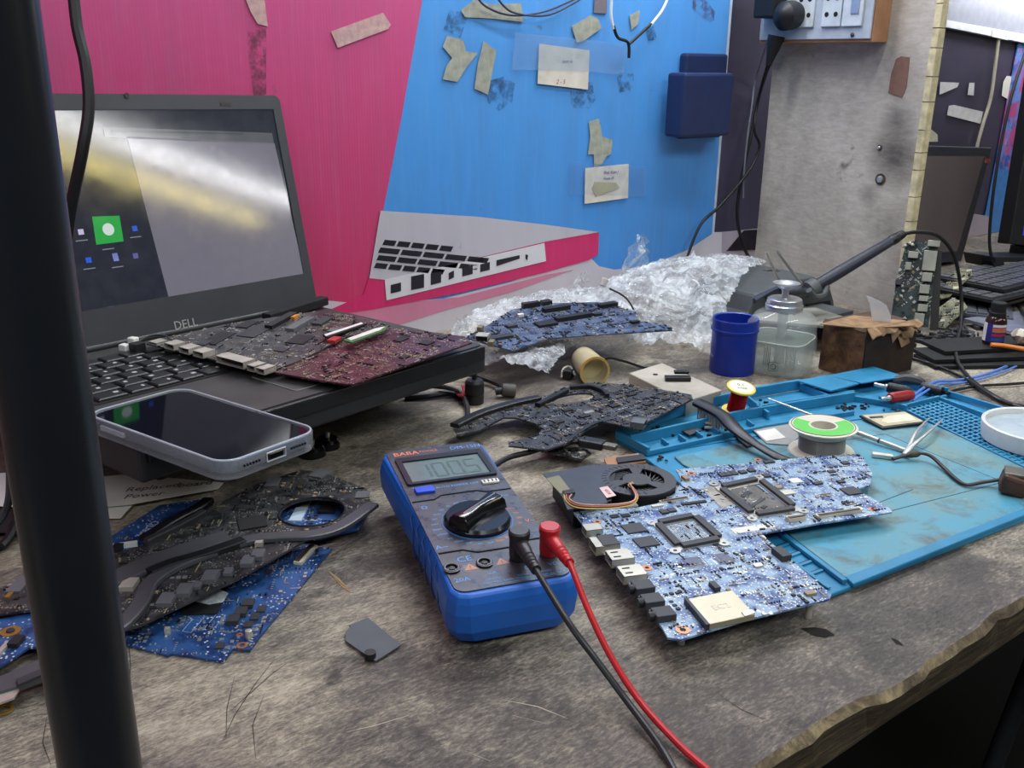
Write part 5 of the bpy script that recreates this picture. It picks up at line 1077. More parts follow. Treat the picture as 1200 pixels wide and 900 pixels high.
single('white_card', MB().prism([at(x, y, .0005) for x, y in [(677, 480), (686, 473), (705, 471), (709, 474), (690, 482)]], V((0, 0, .0012))), WHITEP, 'white card lying on the desk under the black board opening', 'card')
board('circuit_fragment', 'small black circuit board fragment under the USB cable', [(634, 530), (650, 526), (686, 526), (693, 533), (682, 540), (650, 533)], flat(.008), M_BLACK, ang=-.2, N=80, seed=33, th=.0014, cat='circuit board', chips=[(672, 530, 7, 5, 2, CHIPD), (655, 528, 6, 4, 2, CHIPD), (682, 534, 6, 4, 2, TIN)])
uc = root('usb_cable', at(705, 520), 'black USB cable with metal plug passing behind the multimeter', 'cable')
build('wire', MB().tube([at(560, 560, .004), at(592, 538, .008), at(620, 530, .012), at(652, 520, .016), at(682, 517, .017)], .0025, 10), CABLE, uc, smooth=True)
pa1, pb1 = at(680, 517, .017), at(708, 522, .017); du = (pb1-pa1).normalized(); Ru = Matrix((du, V((0, 0, 1)).cross(du), V((0, 0, 1)))).transposed()
build('plug_grip', MB().box((pa1+pb1)/2, (.022, .012, .007), Ru), BLKP, uc, bevel=.0015)
build('strain_relief', MB().cyl(pa1-du*.004, pa1+du*.004, .0032, .0045, 12), BLKP, uc, smooth=True)
build('metal_tip', MB().box(pb1+du*.004, (.014, .0075, .004), Ru), mat('dull_steel', (120, 116, 104), .45, .7), uc, bevel=.0003)
# ================================================================ CENTRE BACK: plug, tube, block, bubble wrap
pl_ = root('rubber_plug', at(556, 470), 'black rubber barrel plug standing upright by the tangled cables', 'plug')
c = at(556, 472)
build('plug_body', MB().lathe([(.0085, 0), (.0095, .001), (.0095, .009), (.0088, .0095), (.0088, .0105), (.0098, .011), (.0098, .022), (.008, .0245), (.0035, .0255)], c, n=24), BLKP, pl_, smooth=True)
build('plug_pin', MB().cyl(c+V((0, 0, .0255)), c+V((0, 0, .045)), .0026), BLKP, pl_, smooth=True)
cable('tangled_cable', [at(470, 452, .006), at(500, 452, .010), at(528, 455, .012), at(541, 462, .008), at(548, 480, .004), at(545, 500, .004), at(538, 512, .004)], .0026, mat('cable_dark_grey', (48, 48, 50), .5), 'dark grey cable bending down toward the black board beside the rubber plug')
cable('tangled_cable', [at(468, 446, .005), at(505, 437, .010), at(545, 438, .009), at(578, 448, .006), at(590, 455, .005)], .0026, CABLE, 'black cable ending in a round dark cap near the wrap')
cable('tangled_cable', [at(474, 466, .003), at(500, 464, .004), at(525, 461, .004), at(545, 466, .003)], .0034, BLKP, 'short thick black cable lying left of the rubber plug')
k = root('round_cap', at(604, 455), 'dark grey ribbed round cap behind the black board', 'cap'); c = at(604, 458, .007); build('cap', MB().lathe([(.0062, 0), (.0068, .001), (.0068, .012), (.006, .014)], c, (-.8, .5, .1), n=20), mat('cap_grey', (72, 70, 66), .6), k, smooth=True); build('cap_stub', MB().cyl(c+V((-.008, .005, .001)), c+V((-.018, .010, .000)), .004), BLKP, k)
rw = root('red_wires', at(540, 460), 'tangle of thin red wires around the cable left of the rubber plug', 'wire')
for i in range(3):
    build('wire', MB().tube([at(531+i*3, 455, .006), at(538+i*2, 464, .008+.001*i), at(544-i, 462, .010), at(541+i*2, 452, .012)], .0009, 6), mat('wire_red', (150, 34, 44), .4), rw, smooth=True)
# amber tube lying on its side
tb = root('amber_tube', at(692, 440), 'yellowed translucent plastic cup lying on its side under the wrap', 'cup')
AM = mat('amber_plastic', (196, 186, 150), .3, var=.15, alpha=.88); a = at(697, 435, .0165); axx = (at(676, 412, .019)-at(697, 435, .0165)); axx = axx.normalized()
build('cup_body', MB().lathe([(.0160, 0), (.0163, .002), (.0154, .003), (.0148, .024), (.0135, .042), (.0115, .044), (.0112, .043), (.0132, .041), (.0140, .003), (.0140, 0)], a, axx, n=32, caps=False), AM, tb, smooth=True)
build('rim', MB().lathe([(.0140, -.0008), (.0166, -.0008), (.0166, .0018), (.0140, .0018)], a, axx, n=32, caps=False), mat('amber_rim', (190, 156, 92), .35), tb, smooth=True)
build('bottom_disc', MB().lathe([(.001, .016), (.0140, .016), (.0140, .0170), (.001, .0170)], a, axx, n=32), mat('amber_inside', (206, 194, 150), .5), tb, smooth=True)
# small dark switch part
k = root('small_switch', at(666, 436), 'small black and metal switch part lying left of the yellowed cup', 'switch part')
build('switch_body', MB().box(at(666, 438, .006), (.012, .010, .010), Matrix.Rotation(.5, 3, 'Z')), BLKP, k, bevel=.001); build('metal_frame', MB().tube([at(658, 442, .004), at(660, 432, .010), at(668, 430, .012), at(674, 440, .006)], .0012, 6), TIN, k, smooth=True)
# beige block
hb_ = .019; BT = flat(hb_)
bl = root('beige_block', at(790, 470), 'off-white scuffed block of wood, sitting behind the black board', 'block')
q = [BT(x, y) for x, y in [(737, 436), (778, 424), (844, 456), (838, 462), (800, 468)]]
BLM = mat('block_beige', (168, 163, 150), .75, var=.22, vs=26, bump=.3)
o = build('block_body', MB().prism([V((p.x, p.y, .0004)) for p in [BT(737, 437), BT(776, 425), BT(846, 457), BT(804, 470)]], V((0, 0, hb_-.0004))), BLM, bl, bevel=.001)
build('drill_hole', MB().cyl(BT(768, 439), BT(768, 439, .0003), .0028, n=16), BLKM, bl)
k = root('black_chip_part', BT(800, 444), 'black rectangular connector part lying on the beige block', 'connector')
Rk = Matrix.Rotation(-.62, 3, 'Z'); build('connector_base', MB().box(BT(794, 446, .0025), (.026, .0085, .0045), Rk), BLKP, k, bevel=.0005); build('connector_ridge', MB().box(BT(798, 443, .0065), (.015, .006, .003), Rk), BLKP, k, bevel=.0005)
cable('thin_cable', [at(700, 430, .004), at(712, 420, .008), at(730, 423, .006), at(760, 432, .002), at(775, 428, .002)], .0014, CABLE, 'thin black cable curving between the yellowed cup and the beige block')

# bubble wrap: one crumpled translucent sheet
WR, nn = new('bubble_wrap', .16); nn.b.inputs['Alpha'].default_value = .5; nn.col(lin((232, 238, 242))); nn.b.inputs['Specular IOR Level'].default_value = .9
a = nn.noise(nn.map(), 60, 6, .7, .4); v = nn.vor(nn.map(), 210, 'F1'); nn.bump(nn.mix(.6, a, v), .9, .003)
r_ = nn.ramp(nn.noise(nn.map(loc=(4, 0, 0)), 34, 4, .6, 1.5), [(.35, g(.14)), (.66, g(.58))]); nn.nt.links.new(r_, nn.b.inputs['Alpha'])
nn.b.inputs['Subsurface Weight'].default_value = 0
def wrap_sheet(name, outline, hfun, z0, step, seed, amp, parent):
    P_ = [at(x, y, z0) for x, y in outline]; P2 = [(p.x, p.y) for p in P_]
    x0, x1 = min(p[0] for p in P2), max(p[0] for p in P2); y0, y1 = min(p[1] for p in P2), max(p[1] for p in P2)
    nx, ny = int((x1-x0)/step)+1, int((y1-y0)/step)+1; idx = {}; vs = []; fs = []
    def H(x, y):
        q = V((x*16+seed, y*16, seed)); w1 = noise.noise(q); r1 = 1-abs(noise.noise(V((x*26+w1*1.5, y*26, seed+3))))*2; r2 = 1-abs(noise.noise(V((x*62+w1*2, y*62, seed+7))))*2; r3 = noise.noise(V((x*170, y*170, seed)))
        h = hfun(x, y)
        h += amp*(r1*.5+r2*.20+r3*.06)
        # bubbles on a hexagonal lattice
        s_ = .0075; gy_ = y/(s_*.87); row = math.floor(gy_+.5); gx_ = x/s_+(.5 if row % 2 else 0); cx_ = math.floor(gx_+.5)
        d = math.hypot((gx_-cx_)*s_, (gy_-row)*s_*.87)
        if d < .003: h += .0014*math.sqrt(1-(d/.003)**2)
        return max(h, .0015)
    for j in range(ny):
        for i in range(nx):
            x = x0+i*step; y = y0+j*step
            if inside(x, y, P2): idx[i, j] = len(vs); vs.append(V((x+.004*noise.noise(V((x*60, y*60, 9+seed))), y+.004*noise.noise(V((x*60, y*60, 19+seed))), H(x, y))))
    for (i, j) in list(idx):
        if (i+1, j) in idx and (i, j+1) in idx and (i+1, j+1) in idx: fs.append((idx[i, j], idx[i+1, j], idx[i+1, j+1], idx[i, j+1]))
    mb = MB(); mb.v = vs; mb.f = fs
    return build(name, mb, WR, parent, smooth=True, ang=75)
wr = root('bubble_wrap', at(760, 400), 'crumpled clear bubble wrap heap with a blue circuit board in it', 'bubble wrap')
def mound(cx, cy, rx, ry, h, a=0):
    c, s = math.cos(a), math.sin(a)
    def f(x, y):
        u_, v_ = (c*(x-cx)+s*(y-cy))/rx, (-s*(x-cx)+c*(y-cy))/ry; d = u_*u_+v_*v_
        return h*max(0, 1-d)**.5 if d < 1 else 0
    return f
MS_ = [mound(.95, .835, .20, .13, .078), mound(.74, .90, .17, .07, .046), mound(.62, .76, .13, .08, .026), mound(.84, .73, .13, .07, .028), mound(.86, .80, .10, .09, .055)]
def HF(x, y):
    v = [m(x, y) for m in MS_]; s = sum(math.exp(k*90) for k in v); return math.log(s/len(v)+1e-9)/90 if s > 0 else 0
def HF2(x, y): return max(max(m(x, y) for m in MS_), 0) if (x-.66)**2/.11**2+(y-.80)**2/.05**2 > 1 else min(max(m(x, y) for m in MS_), .030)
wrap_sheet('wrap_sheet', [(515, 428), (560, 444), (600, 458), (640, 470), (660, 450), (668, 420), (690, 406), (712, 404), (745, 422), (800, 433), (838, 438), (850, 405), (884, 374), (902, 345), (888, 325), (760, 350), (640, 377), (548, 398)], HF2, 0, .0024, 3, .0145, wr)
mb = MB(); rr = random.Random(4)
# upstanding torn wisps along the top
for (x, y, z, w_, h_) in ((.93, .95, .07, .06, .05), (.84, .965, .045, .05, .035), (.60, .90, .02, .05, .045), (1.02, .93, .06, .05, .03)):
    n1 = 9; P_ = []
    for j in range(7):
        for i in range(n1):
            u_ = i/(n1-1)-.5; t = j/6; P_.append(V((x+u_*w_*(1-.75*t)+.006*noise.noise(V((i*.7, j*.7, x*9))), y-.012*t+.012*noise.noise(V((i*.9+5, j*.8, x*7))), z-.02+h_*t*(1+.35*noise.noise(V((i*1.3, 2, x*5))))+.0)))
    build('wrap_wisp', MB().add(P_, [(j*n1+i, j*n1+i+1, (j+1)*n1+i+1, (j+1)*n1+i) for j in range(6) for i in range(n1-1)]), WR, wr, smooth=True, ang=60)
Zw = plane3(at(545, 398, .040), at(790, 386, .046), at(660, 360, .050))
bw, *_ = board('blue_circuit_board', 'blue circuit board with black sockets half wrapped in the bubble wrap', [(545, 397), (600, 412), (625, 404), (642, 398), (690, 394), (788, 388), (782, 382), (744, 377), (746, 367), (722, 360), (700, 355), (640, 357), (600, 364), (575, 380)], Zw, pcb('dusky_blue_board', (30, 40, 66), (80, 94, 122), 1.0, (170, 176, 186), .8), ang=-.2, N=1000, seed=41, dark=.5, tan=.15, sizes=1.3,
    chips=[(652, 365, 34, 8, 5, CHIPD, 'memory_socket'), (640, 358, 12, 9, 5, CHIPD), (622, 361, 22, 7, 6, CHIPD, 'ribbon_socket'), (672, 375, 46, 8, 5, CHIPD, 'memory_socket'), (712, 360, 24, 8, 4, CHIPD), (640, 382, 24, 14, 3, CHIPD, 'processor'), (700, 371, 10, 6, 3, CHIPD), (744, 380, 10, 5, 3, CHIPD), (610, 372, 7, 5, 3, WHITEP, 'white_socket'), (600, 385, 12, 6, 3, CHIP), (585, 398, 30, 10, 3, DGREY)])
port('usb_port', bw, Zw(566, 399), Matrix.Rotation(-2.4, 3, 'Z'), .014, .016, .007, TIN)
for x, y in ((563, 388), (576, 405)): build('metal_lug', MB().box(Zw(x, y, .003), (.010, .006, .006), Matrix.Rotation(.7, 3, 'Z')), mat('dull_brass', (150, 142, 116), .45, .6), bw, bevel=.0006)
cw = root('wire_plug', at(708, 332, .07), 'small white plug on a stiff dark wire sticking up before the wrap', 'plug')
a = Zw(738, 362, .008)
build('wire', MB().tube([Zw(742, 366, .004), Pl(a, fw)(736, 352), Pl(a, fw)(728, 345), Pl(a, fw)(714, 338)], .0011, 6), CABLE, cw, smooth=True)
p_ = Pl(a, fw)(708, 331); build('plug_head', MB().box(p_, (.007, .006, .010), Matrix.Rotation(.5, 3, 'Y')), mat('plug_white_dirty', (200, 196, 190), .5), cw, bevel=.001)

# ================================================================ JAR, BOTTLE, BOX
c = (at(834, 440)+at(886, 441))/2; R_ = .0255
c = V((c.x, c.y, 0)) + V((.012, .014, 0))
jr = root('blue_jar', c, 'open dark blue plastic jar standing left of the glass bottle', 'jar')
BJ = mat('jar_blue', (22, 48, 150), .32, var=.1, vs=20, bump=.15); hj = .062
build('jar_body', MB().lathe([(R_*.94, 0), (R_*.98, .003), (R_*.98, hj-.014), (R_*1.04, hj-.0135), (R_*1.04, hj-.0115), (R_, hj-.011), (R_, hj-.001), (R_*.97, hj), (R_*.90, hj-.001), (R_*.90, .004), (.001, .003)], c, n=48), BJ, jr, smooth=True)
c = (at(879, 440)+at(955, 440))/2; c = V((c.x, c.y, 0))+V((.014, .018, 0)); hb = .058; wb_ = .0355
bt = root('dispenser_bottle', c, 'squarish clear glass bottle half full of liquid with steel pump cap', 'bottle')
GL = mat('bottle_glass', (226, 234, 232), .04, trans=.0, alpha=.2, var=.03, spec=1.0)
LQ = mat('bottle_liquid', (166, 180, 166), .05, alpha=.34, var=.06)
def sq_ring(r_, z, e=5.0, n=40, rot=.35):
    out = []
    for i in range(n):
        t = 2*PI*i/n; ct, st_ = math.cos(t), math.sin(t); k = (abs(ct)**e+abs(st_)**e)**(-1/e); x, y = r_*k*ct, r_*k*st_
        out.append(c+V((x*math.cos(rot)-y*math.sin(rot), x*math.sin(rot)+y*math.cos(rot), z)))
    return out
build('glass_body', MB().rings([sq_ring(wb_*.90, .0005), sq_ring(wb_, .004), sq_ring(wb_*1.0, hb*.5), sq_ring(wb_*.93, hb), sq_ring(wb_*.80, hb+.008, 3), sq_ring(wb_*.58, hb+.011, 2), sq_ring(wb_*.56, hb+.013, 2)]), GL, bt, smooth=True, ang=50)
build('liquid', MB().rings([sq_ring(wb_*.86, .003), sq_ring(wb_*.94, .006), sq_ring(wb_*.93, hb*.66)]), LQ, bt, smooth=True, ang=50)
build('liquid_edge', MB().tube(sq_ring(wb_*.935, hb*.66)+sq_ring(wb_*.935, hb*.66)[:1], .0006, 6, 1), mat('liquid_line', (232, 238, 226), .1, alpha=.7), bt, smooth=True)
build('dip_tube', MB().cyl(c+V((0, 0, .008)), c+V((0, 0, hb+.008)), .0055, n=20), mat('dip_tube', (176, 186, 180), .15, alpha=.5), bt, smooth=True)
zc = hb+.0115
cap = build('steel_cap', MB().lathe([(.019, zc), (.0205, zc+.001), (.0205, zc+.0028), (.0195, zc+.0035), (.0205, zc+.0042), (.0205, zc+.0062), (.0190, zc+.0075), (.0195, zc+.009), (.0185, zc+.0125), (.017, zc+.0135), (.004, zc+.014)], c, n=40), STEEL, bt, smooth=True)
build('pump_stem', MB().lathe([(.0042, zc+.013), (.0036, zc+.022), (.006, zc+.0235), (.0145, zc+.0295), (.0150, zc+.0305), (.0142, zc+.0305), (.010, zc+.028), (.001, zc+.026)], c, n=36), STEEL, cap, smooth=True)
# embossed marks on the glass front
fd = V((CP.x-c.x, CP.y-c.y, 0)).normalized(); fx = V((-fd.y, fd.x, 0)); fx = fx if fx.dot(rt) > 0 else -fx
fo = c+fd*(wb_*1.03)
EMB = mat('emboss_grey', (86, 96, 92), .4, alpha=.75)
for k in range(5): build('embossed_line', MB().tube([fo+fx*(-.016+k*.0016)+V((0, 0, .014)), fo+fx*(-.016+k*.0016)+V((0, 0, .036-.002*(k % 2)))], .0003, 4, 1), EMB, bt)
q = [fo+fx*(-.005+x)+V((0, 0, .0135+y)) for x, y in rpoly(0, 0, .010, .010, .0015)]; build('embossed_square', MB().tube(q+[q[0]], .0004, 5, 1), EMB, bt)
q = [fo+fx*(-.005+.003*math.cos(t*PI/8))+V((0, 0, .0135+.003*math.sin(t*PI/8))) for t in range(17)]; build('embossed_circle', MB().tube(q, .0005, 5, 1), EMB, bt)
for k in range(9): build('embossed_line', MB().tube([fo+fx*(.0075+k*.0012)+V((0, 0, .008+.002*(k % 3))), fo+fx*(.0075+k*.0012)+V((0, 0, .034-.003*(k % 2)))], .00025, 4, 1), EMB, bt)

# cardboard box
zb_ = .056; nc = at(1008, 447); lc = at(960, 432); rc = at(1066, 433)
ua = (lc-nc); ub_ = (rc-nc); bc_ = nc+ua+ub_
bx = root('cardboard_box', (nc+bc_)/2, 'small brown cardboard box with torn top flaps, right of the bottle', 'box')
CB, nn = new('dirty_cardboard_lit', .85); a = nn.noise(nn.map(), 45, 7, .7, .5); c_ = nn.ramp(a, [(.3, lin((38, 26, 18))), (.5, lin((92, 64, 42))), (.72, lin((136, 100, 66)))]); nn.col(c_); nn.bump(a, .5)  # cardboard tone of the lit left face
CBD, nn = new('dirty_cardboard_shaded', .85); a = nn.noise(nn.map(), 30, 7, .7, .5); nn.col(nn.ramp(a, [(.35, lin((22, 18, 16))), (.6, lin((52, 36, 26))), (.8, lin((92, 62, 42)))])); nn.bump(a, .4)  # same cardboard with the shade of the other faces painted in
def side(name, p, q, m, parent, th=.0015, h=zb_):
    d = (q-p).normalized(); s = V((-d.y, d.x, 0))*th; return build(name, MB().prism([p, q, q+s, p+s], V((0, 0, h))), m, parent)
for p in (nc, lc, rc, bc_): p.z = .0005
side('box_side', nc, lc, CB, bx); side('box_side', nc, rc, CBD, bx, -.0015); side('box_side', lc, bc_, CBD, bx, -.0015); side('box_side', rc, bc_, CBD, bx)
TORN = mat('torn_cardboard', (146, 116, 86), .85, var=.3, vs=90, bump=.5); TORN2 = mat('torn_cardboard_dark', (80, 62, 48), .85, var=.3, vs=60, bump=.5)
def flap(pts, m, dz=0): return build('torn_flap', MB().prism(pts, V((0, 0, .0012))), m, bx)
zt_ = V((0, 0, zb_)); Bx = flat(zb_)
rr = random.Random(6)
def ragged(p, q, n, dep, dz, drop, m):
    d = (q-p); nr = V((d.y, -d.x, 0)).normalized()
    if nr.dot(CP-p) < 0: nr = -nr
    A_ = [p+d*(i/n)+V((0, 0, dz)) for i in range(n+1)]; B_ = [p+d*((n-i)/n)+nr*dep*rr.uniform(.3, 1)+V((0, 0, dz-drop*rr.uniform(.2, 1))) for i in range(n+1)]
    mb = MB(); N_ = n+1; vs = A_+B_[::-1]; mb.add(vs+[v+V((0, 0, .0012)) for v in vs], [(i, i+1, N_+i+1, N_+i) for i in range(n)]+[(2*N_+i, 2*N_+i+1, 3*N_+i+1, 3*N_+i) for i in range(n)]+[(N_+i, N_+i+1, 3*N_+i+1, 3*N_+i) for i in range(n)]); build('torn_flap', mb, m, bx)
ragged(nc+zt_, lc+zt_, 8, .004, .001, .004, TORN2); ragged(nc+zt_, rc+zt_, 12, .010, .002, .010, TORN); ragged(nc+ub_*.45+zt_, rc-ub_*.05+zt_, 7, .014, -.001, .018, TORN)
build('top_sheet', MB().prism([nc+zt_+ua*.1, lc+zt_, bc_+zt_, rc+zt_-ub_*.05+ua*.2], V((0, 0, .0012))), TORN2, bx)
build('top_paper', MB().prism([Bx(x, y, .0016) for x, y in [(960, 382), (1000, 372), (1060, 378), (1072, 384), (1010, 387)]], V((0, 0, .001))), TORN, bx)
build('torn_flap', MB().prism([nc+ub_*.55+zt_+V((0, 0, -.002)), nc+ub_*.75+zt_+V((0, 0, -.003)), nc+ub_*.88+V((0, 0, zb_-.021))+V((-.004, -.004, 0)), nc+ub_*.70+V((0, 0, zb_-.024))+V((-.006, -.006, 0))], V((-.0006, -.0008, 0))), TORN, bx)
# paper tag standing on it
tgp = plane3(Bx(1015, 378), Bx(1045, 380), Bx(1030, 379)+V((0, 0, .04)))
single('paper_tag', MB().prism([tgp(x, y) for x, y in [(1044, 384), (1044, 370), (1039, 358), (1030, 352), (1015, 346), (1019, 356), (1023, 378)]], tgp.n*.0006), mat('tag_white', (212, 212, 214), .5, bump=.4, bs=90), 'curled white paper tag standing on the cardboard box', 'paper')

# ================================================================ SOLDERING STATION
c = V((1.06, .765, 0))
ss = root('soldering_station', c, 'dark grey soldering iron station behind the bottle, with iron in holder', 'soldering station')
SGM = mat('station_grey', (74, 78, 80), .55, var=.15, vs=25); SGL = mat('station_light', (132, 132, 122), .6, var=.15)
def wp(x, y, Y): return Pl((0, Y, 0), (0, -1, 0))(x, y)
Ys = .74
pts = [wp(870, 378, Ys), wp(878, 366, Ys), wp(886, 345, Ys), wp(922, 330, Ys), wp(955, 324, Ys), wp(974, 338, Ys), wp(978, 352, Ys), wp(978, 395, Ys), wp(870, 400, Ys)]
for p in pts: p.z = max(p.z, .0006)
build('station_body', MB().prism(pts, V((0, .10, 0))), SGM, ss, bevel=.004)
build('front_panel', MB().prism([wp(x, y, Ys-.0005) for x, y in [(944, 356), (972, 352), (974, 366), (946, 366)]], V((0, -.0015, 0))), BLKM, ss)
build('side_rib', MB().tube([wp(898, 346, Ys-.001), wp(906, 358, Ys-.001), wp(910, 368, Ys-.001)], .003, 6), mat('station_blue_grey', (58, 66, 84), .5), ss)
build('side_rib', MB().tube([wp(884, 352, Ys-.001), wp(905, 340, Ys-.001), wp(930, 330, Ys-.001)], .003, 6), mat('station_blue_grey', (58, 66, 84), .5), ss)
build('base_tray', MB().prism([V((p.x, p.y, .030)) for p in [at(872, 364, .034), at(955, 360, .034), at(1012, 378, .034), at(1000, 384, .034), at(880, 374, .034)]], V((0, 0, .004))), SGL, ss, bevel=.001)
build('tray_support', MB().box((c.x-.02, c.y-.05, .0155), (.06, .05, .029)), SGM, ss)
# iron: holder collar, handle and cable in one vertical slab of space
ir = root('soldering_iron', wp(950, 335, .715), 'soldering iron with thick navy handle resting in the station holder', 'soldering iron')
IY = .70
IM = mat('iron_handle', (46, 50, 62), .45, var=.1); pa_, pb_ = wp(955, 336, IY), wp(1050, 279, IY-.03)
dd = pb_-pa_
build('handle', MB().lathe([(.0062, 0), (.0075, .004), (.0078, dd.length*.3), (.0070, dd.length*.6), (.0060, dd.length*.98), (.0045, dd.length)], pa_, dd, n=24), IM, ir, smooth=True)
build('rear_grip', MB().lathe([(.0056, -.010), (.0066, -.008), (.0066, .001), (.0056, .003), (.0060, .005), (.0052, .012)], pb_, dd, n=20), BLKP, ir, smooth=True)
cb = pb_+dd.normalized()*.01
build('cord', MB().tube([cb, wp(1075, 272, .66), wp(1100, 277, .65), wp(1118, 300, .64), wp(1126, 340, .63), wp(1126, 380, .61), at(1120, 412, .012), at(1130, 436, .004), at(1155, 458, .004), at(1190, 476, .004), at(1230, 486, .004)], .0024, 10), CABLE, ir, smooth=True)
hc_ = wp(950, 340, IY)
build('holder_collar', MB().lathe([(.0105, -.004), (.0125, -.003), (.0125, .008), (.0105, .009), (.0095, .008), (.0095, -.003)], hc_, dd, n=24), SGM, ss, smooth=True)
build('holder_hook', MB().tube([wp(948, 340, IY-.012), wp(955, 348, IY-.014), wp(964, 346, IY-.012), wp(969, 336, IY-.008)], .0042, 8), SGM, ss, smooth=True)
build('holder_arm', MB().cyl(hc_, (hc_.x-.003, Ys+.01, hc_.z-.012), .006), SGM, ss, smooth=True)
# two long steel tweezers / spikes standing behind bottle
for (x0, y0, x1, y1, lab) in ((897, 295, 923, 351, 'pointed steel tweezers standing behind the bottle cap, left one'), (910, 293, 934, 326, 'pointed steel tweezers standing behind the bottle cap, right one')):
    a, b_ = wp(x0, y0, .72), wp(x1, y1, .712); b2_ = a+(b_-a)*1.35
    single('tweezers', MB().tube([a, a.lerp(b2_, .1), a.lerp(b2_, .4), b2_], .0016, 6, 2, rf=lambda t: .3+min(1, t*5)*.9), STEEL, lab, 'tweezers', smooth=True)
cable('station_cable', [wp(888, 325, .80), wp(897, 318, .80), wp(910, 318, .79), wp(918, 326, .78), wp(914, 335, .77)], .0028, CABLE, 'black cable hump behind the steel tweezers on the station')

# ================================================================ ITEMS ON THE MAT
def tilt_lathe(name, prof, o, ax, m, parent, **k): return build(name, MB().lathe(prof, o, ax, n=36), m, parent, smooth=True, **k)
c = at(962, 529, .0052); sp_ = root('solder_spool', c, 'solder spool with green label, standing on the blue mat', 'spool')
YW = mat('spool_white', (214, 208, 192), .45, var=.08); ax = V((-.02, .02, 1)).normalized()
tilt_lathe('bottom_flange', [(.001, 0), (.0275, 0), (.0285, .0008), (.0275, .0022), (.02, .003)], c, ax, YW, sp_)
tilt_lathe('solder_wire', [(.0195, .002), (.0195, .016), (.019, .0165)], c, ax, mat('solder_wire', (150, 150, 148), .35, .4, var=.15, vs=300), sp_)
for k in range(14): build('wire_turn', MB().tube([c+ax*(.003+k*.00095)+V((math.cos(t*PI/14)*.0196, math.sin(t*PI/14)*.0196, 0)) for t in range(29)], .00045, 5, 1), mat('solder_turn', (160, 160, 158), .3, .5), sp_, smooth=True)
tilt_lathe('top_flange', [(.0195, .0165), (.0215, .0170), (.0225, .0205), (.0275, .0222), (.0288, .0232), (.0290, .0242), (.0275, .0248), (.011, .0246), (.0105, .0246), (.0105, .012), (.001, .012)], c, ax, YW, sp_)
GRN = mat('label_green', (96, 196, 88), .5, var=.06)
e_a = ax.orthogonal().normalized(); e_b = ax.cross(e_a)
def sector(r_a, r_b, a0, a1, h, m, name, parent, n=30):
    # angle measured in the world XY plane
    f = lambda r_, a: c + ax*h + (V((math.cos(a), math.sin(a), 0))-ax*V((math.cos(a), math.sin(a), 0)).dot(ax))*r_
    A_ = [f(r_a, a0+(a1-a0)*i/n) for i in range(n+1)]; B_ = [f(r_b, a0+(a1-a0)*i/n) for i in range(n+1)]; mb = MB()
    return build(name, mb.prism(A_+B_[::-1], ax*.00015), m, parent)
sector(.0125, .0255, 1.7, 6.1, .02475, GRN, 'green_label', sp_)
build('label_ring', MB().tube([c+ax*.0249+V((math.cos(t*PI/18)*.0268, math.sin(t*PI/18)*.0268, -.0268*(math.cos(t*PI/18)*ax.x+math.sin(t*PI/18)*ax.y))) for t in range(37)], .0004, 5, 1), mat('ring_brown', (120, 104, 84), .5), sp_)
# wire spool
c = at(861, 483, .0052); wsx = root('wire_spool', c, 'small yellow spool of red enamelled wire standing on the blue mat', 'spool'); ax = V((-.04, -.22, 1)).normalized()
YL = mat('spool_yellow', (226, 204, 84), .4, var=.08)
tilt_lathe('bottom_flange', [(.001, 0), (.0125, 0), (.0132, .0006), (.0132, .0018), (.0105, .0024)], c, ax, YL, wsx)
RC = mat('wire_enamel_red', (168, 24, 36), .22, .5, var=.15, vs=400)
tilt_lathe('red_wire', [(.0082, .002), (.0082, .025)], c, ax, RC, wsx)
for k in range(24): build('wire_turn', MB().tube([c+ax*(.003+k*.0009)+(V((math.cos(t*PI/12), math.sin(t*PI/12), 0))-ax*V((math.cos(t*PI/12), math.sin(t*PI/12), 0)).dot(ax))*.0083 for t in range(25)], .00042, 5, 1), RC, wsx, smooth=True)
tilt_lathe('top_flange', [(.0085, .0250), (.0110, .0256), (.0138, .0266), (.0142, .0276), (.0138, .0286), (.0120, .0290), (.001, .0290)], c, ax, YL, wsx)
sector_c = c
tilt_lathe('white_label', [(.0118, .0291), (.001, .0292)], c, ax, mat('label_cream', (226, 226, 204), .5), wsx)
ex_ = (rt-ax*rt.dot(ax)).normalized()
for s_, dy_, sz in (('0.1', .003, .006), ('WIRE', -.0035, .0042)): text('label_print', s_, c+ax*.0293+ax.cross(ex_)*dy_, ex_, ax.cross(ex_), sz, mat('print_green', (50, 130, 84), .5), wsx, .00005)
# brush
br_ = root('brush', at(870, 520, .006), 'black-handled cleaning brush with pale bristles lying across the mat trays', 'brush')
a = [at(818, 472, .022), at(845, 486, .021), at(862, 503, .018), at(885, 520, .014), at(915, 537, .011), at(945, 546, .0095)]
build('handle', MB().tube(a, .0064, 10, 6, rf=lambda t: (1.15 if t < .35 else 1.15-.45*min(1, (t-.35)*3) if t < .6 else .72+.35*(t-.6)), flatn=(0, 0, 1), flatk=.55), mat('brush_black', (30, 32, 40), .4), br_, smooth=True)
mb = MB(); rr = random.Random(2)
for i in range(11):
    for j in range(4):
        p = a[0].lerp(a[1], .15+i*.085) if i < 10 else a[1]; s_ = (a[1]-a[0]).normalized(); q_ = V((-s_.y, s_.x, 0)); b0 = p+q_*(j-1.5)*.0022-V((0, 0, .001)); mb.cyl(b0, b0+V((rr.uniform(-.001, .001), rr.uniform(-.001, .001), -.0135)), .0009, .0007, 5)
build('bristles', mb, mat('bristle_cream', (178, 180, 176), .6, var=.2), br_, kind='stuff')
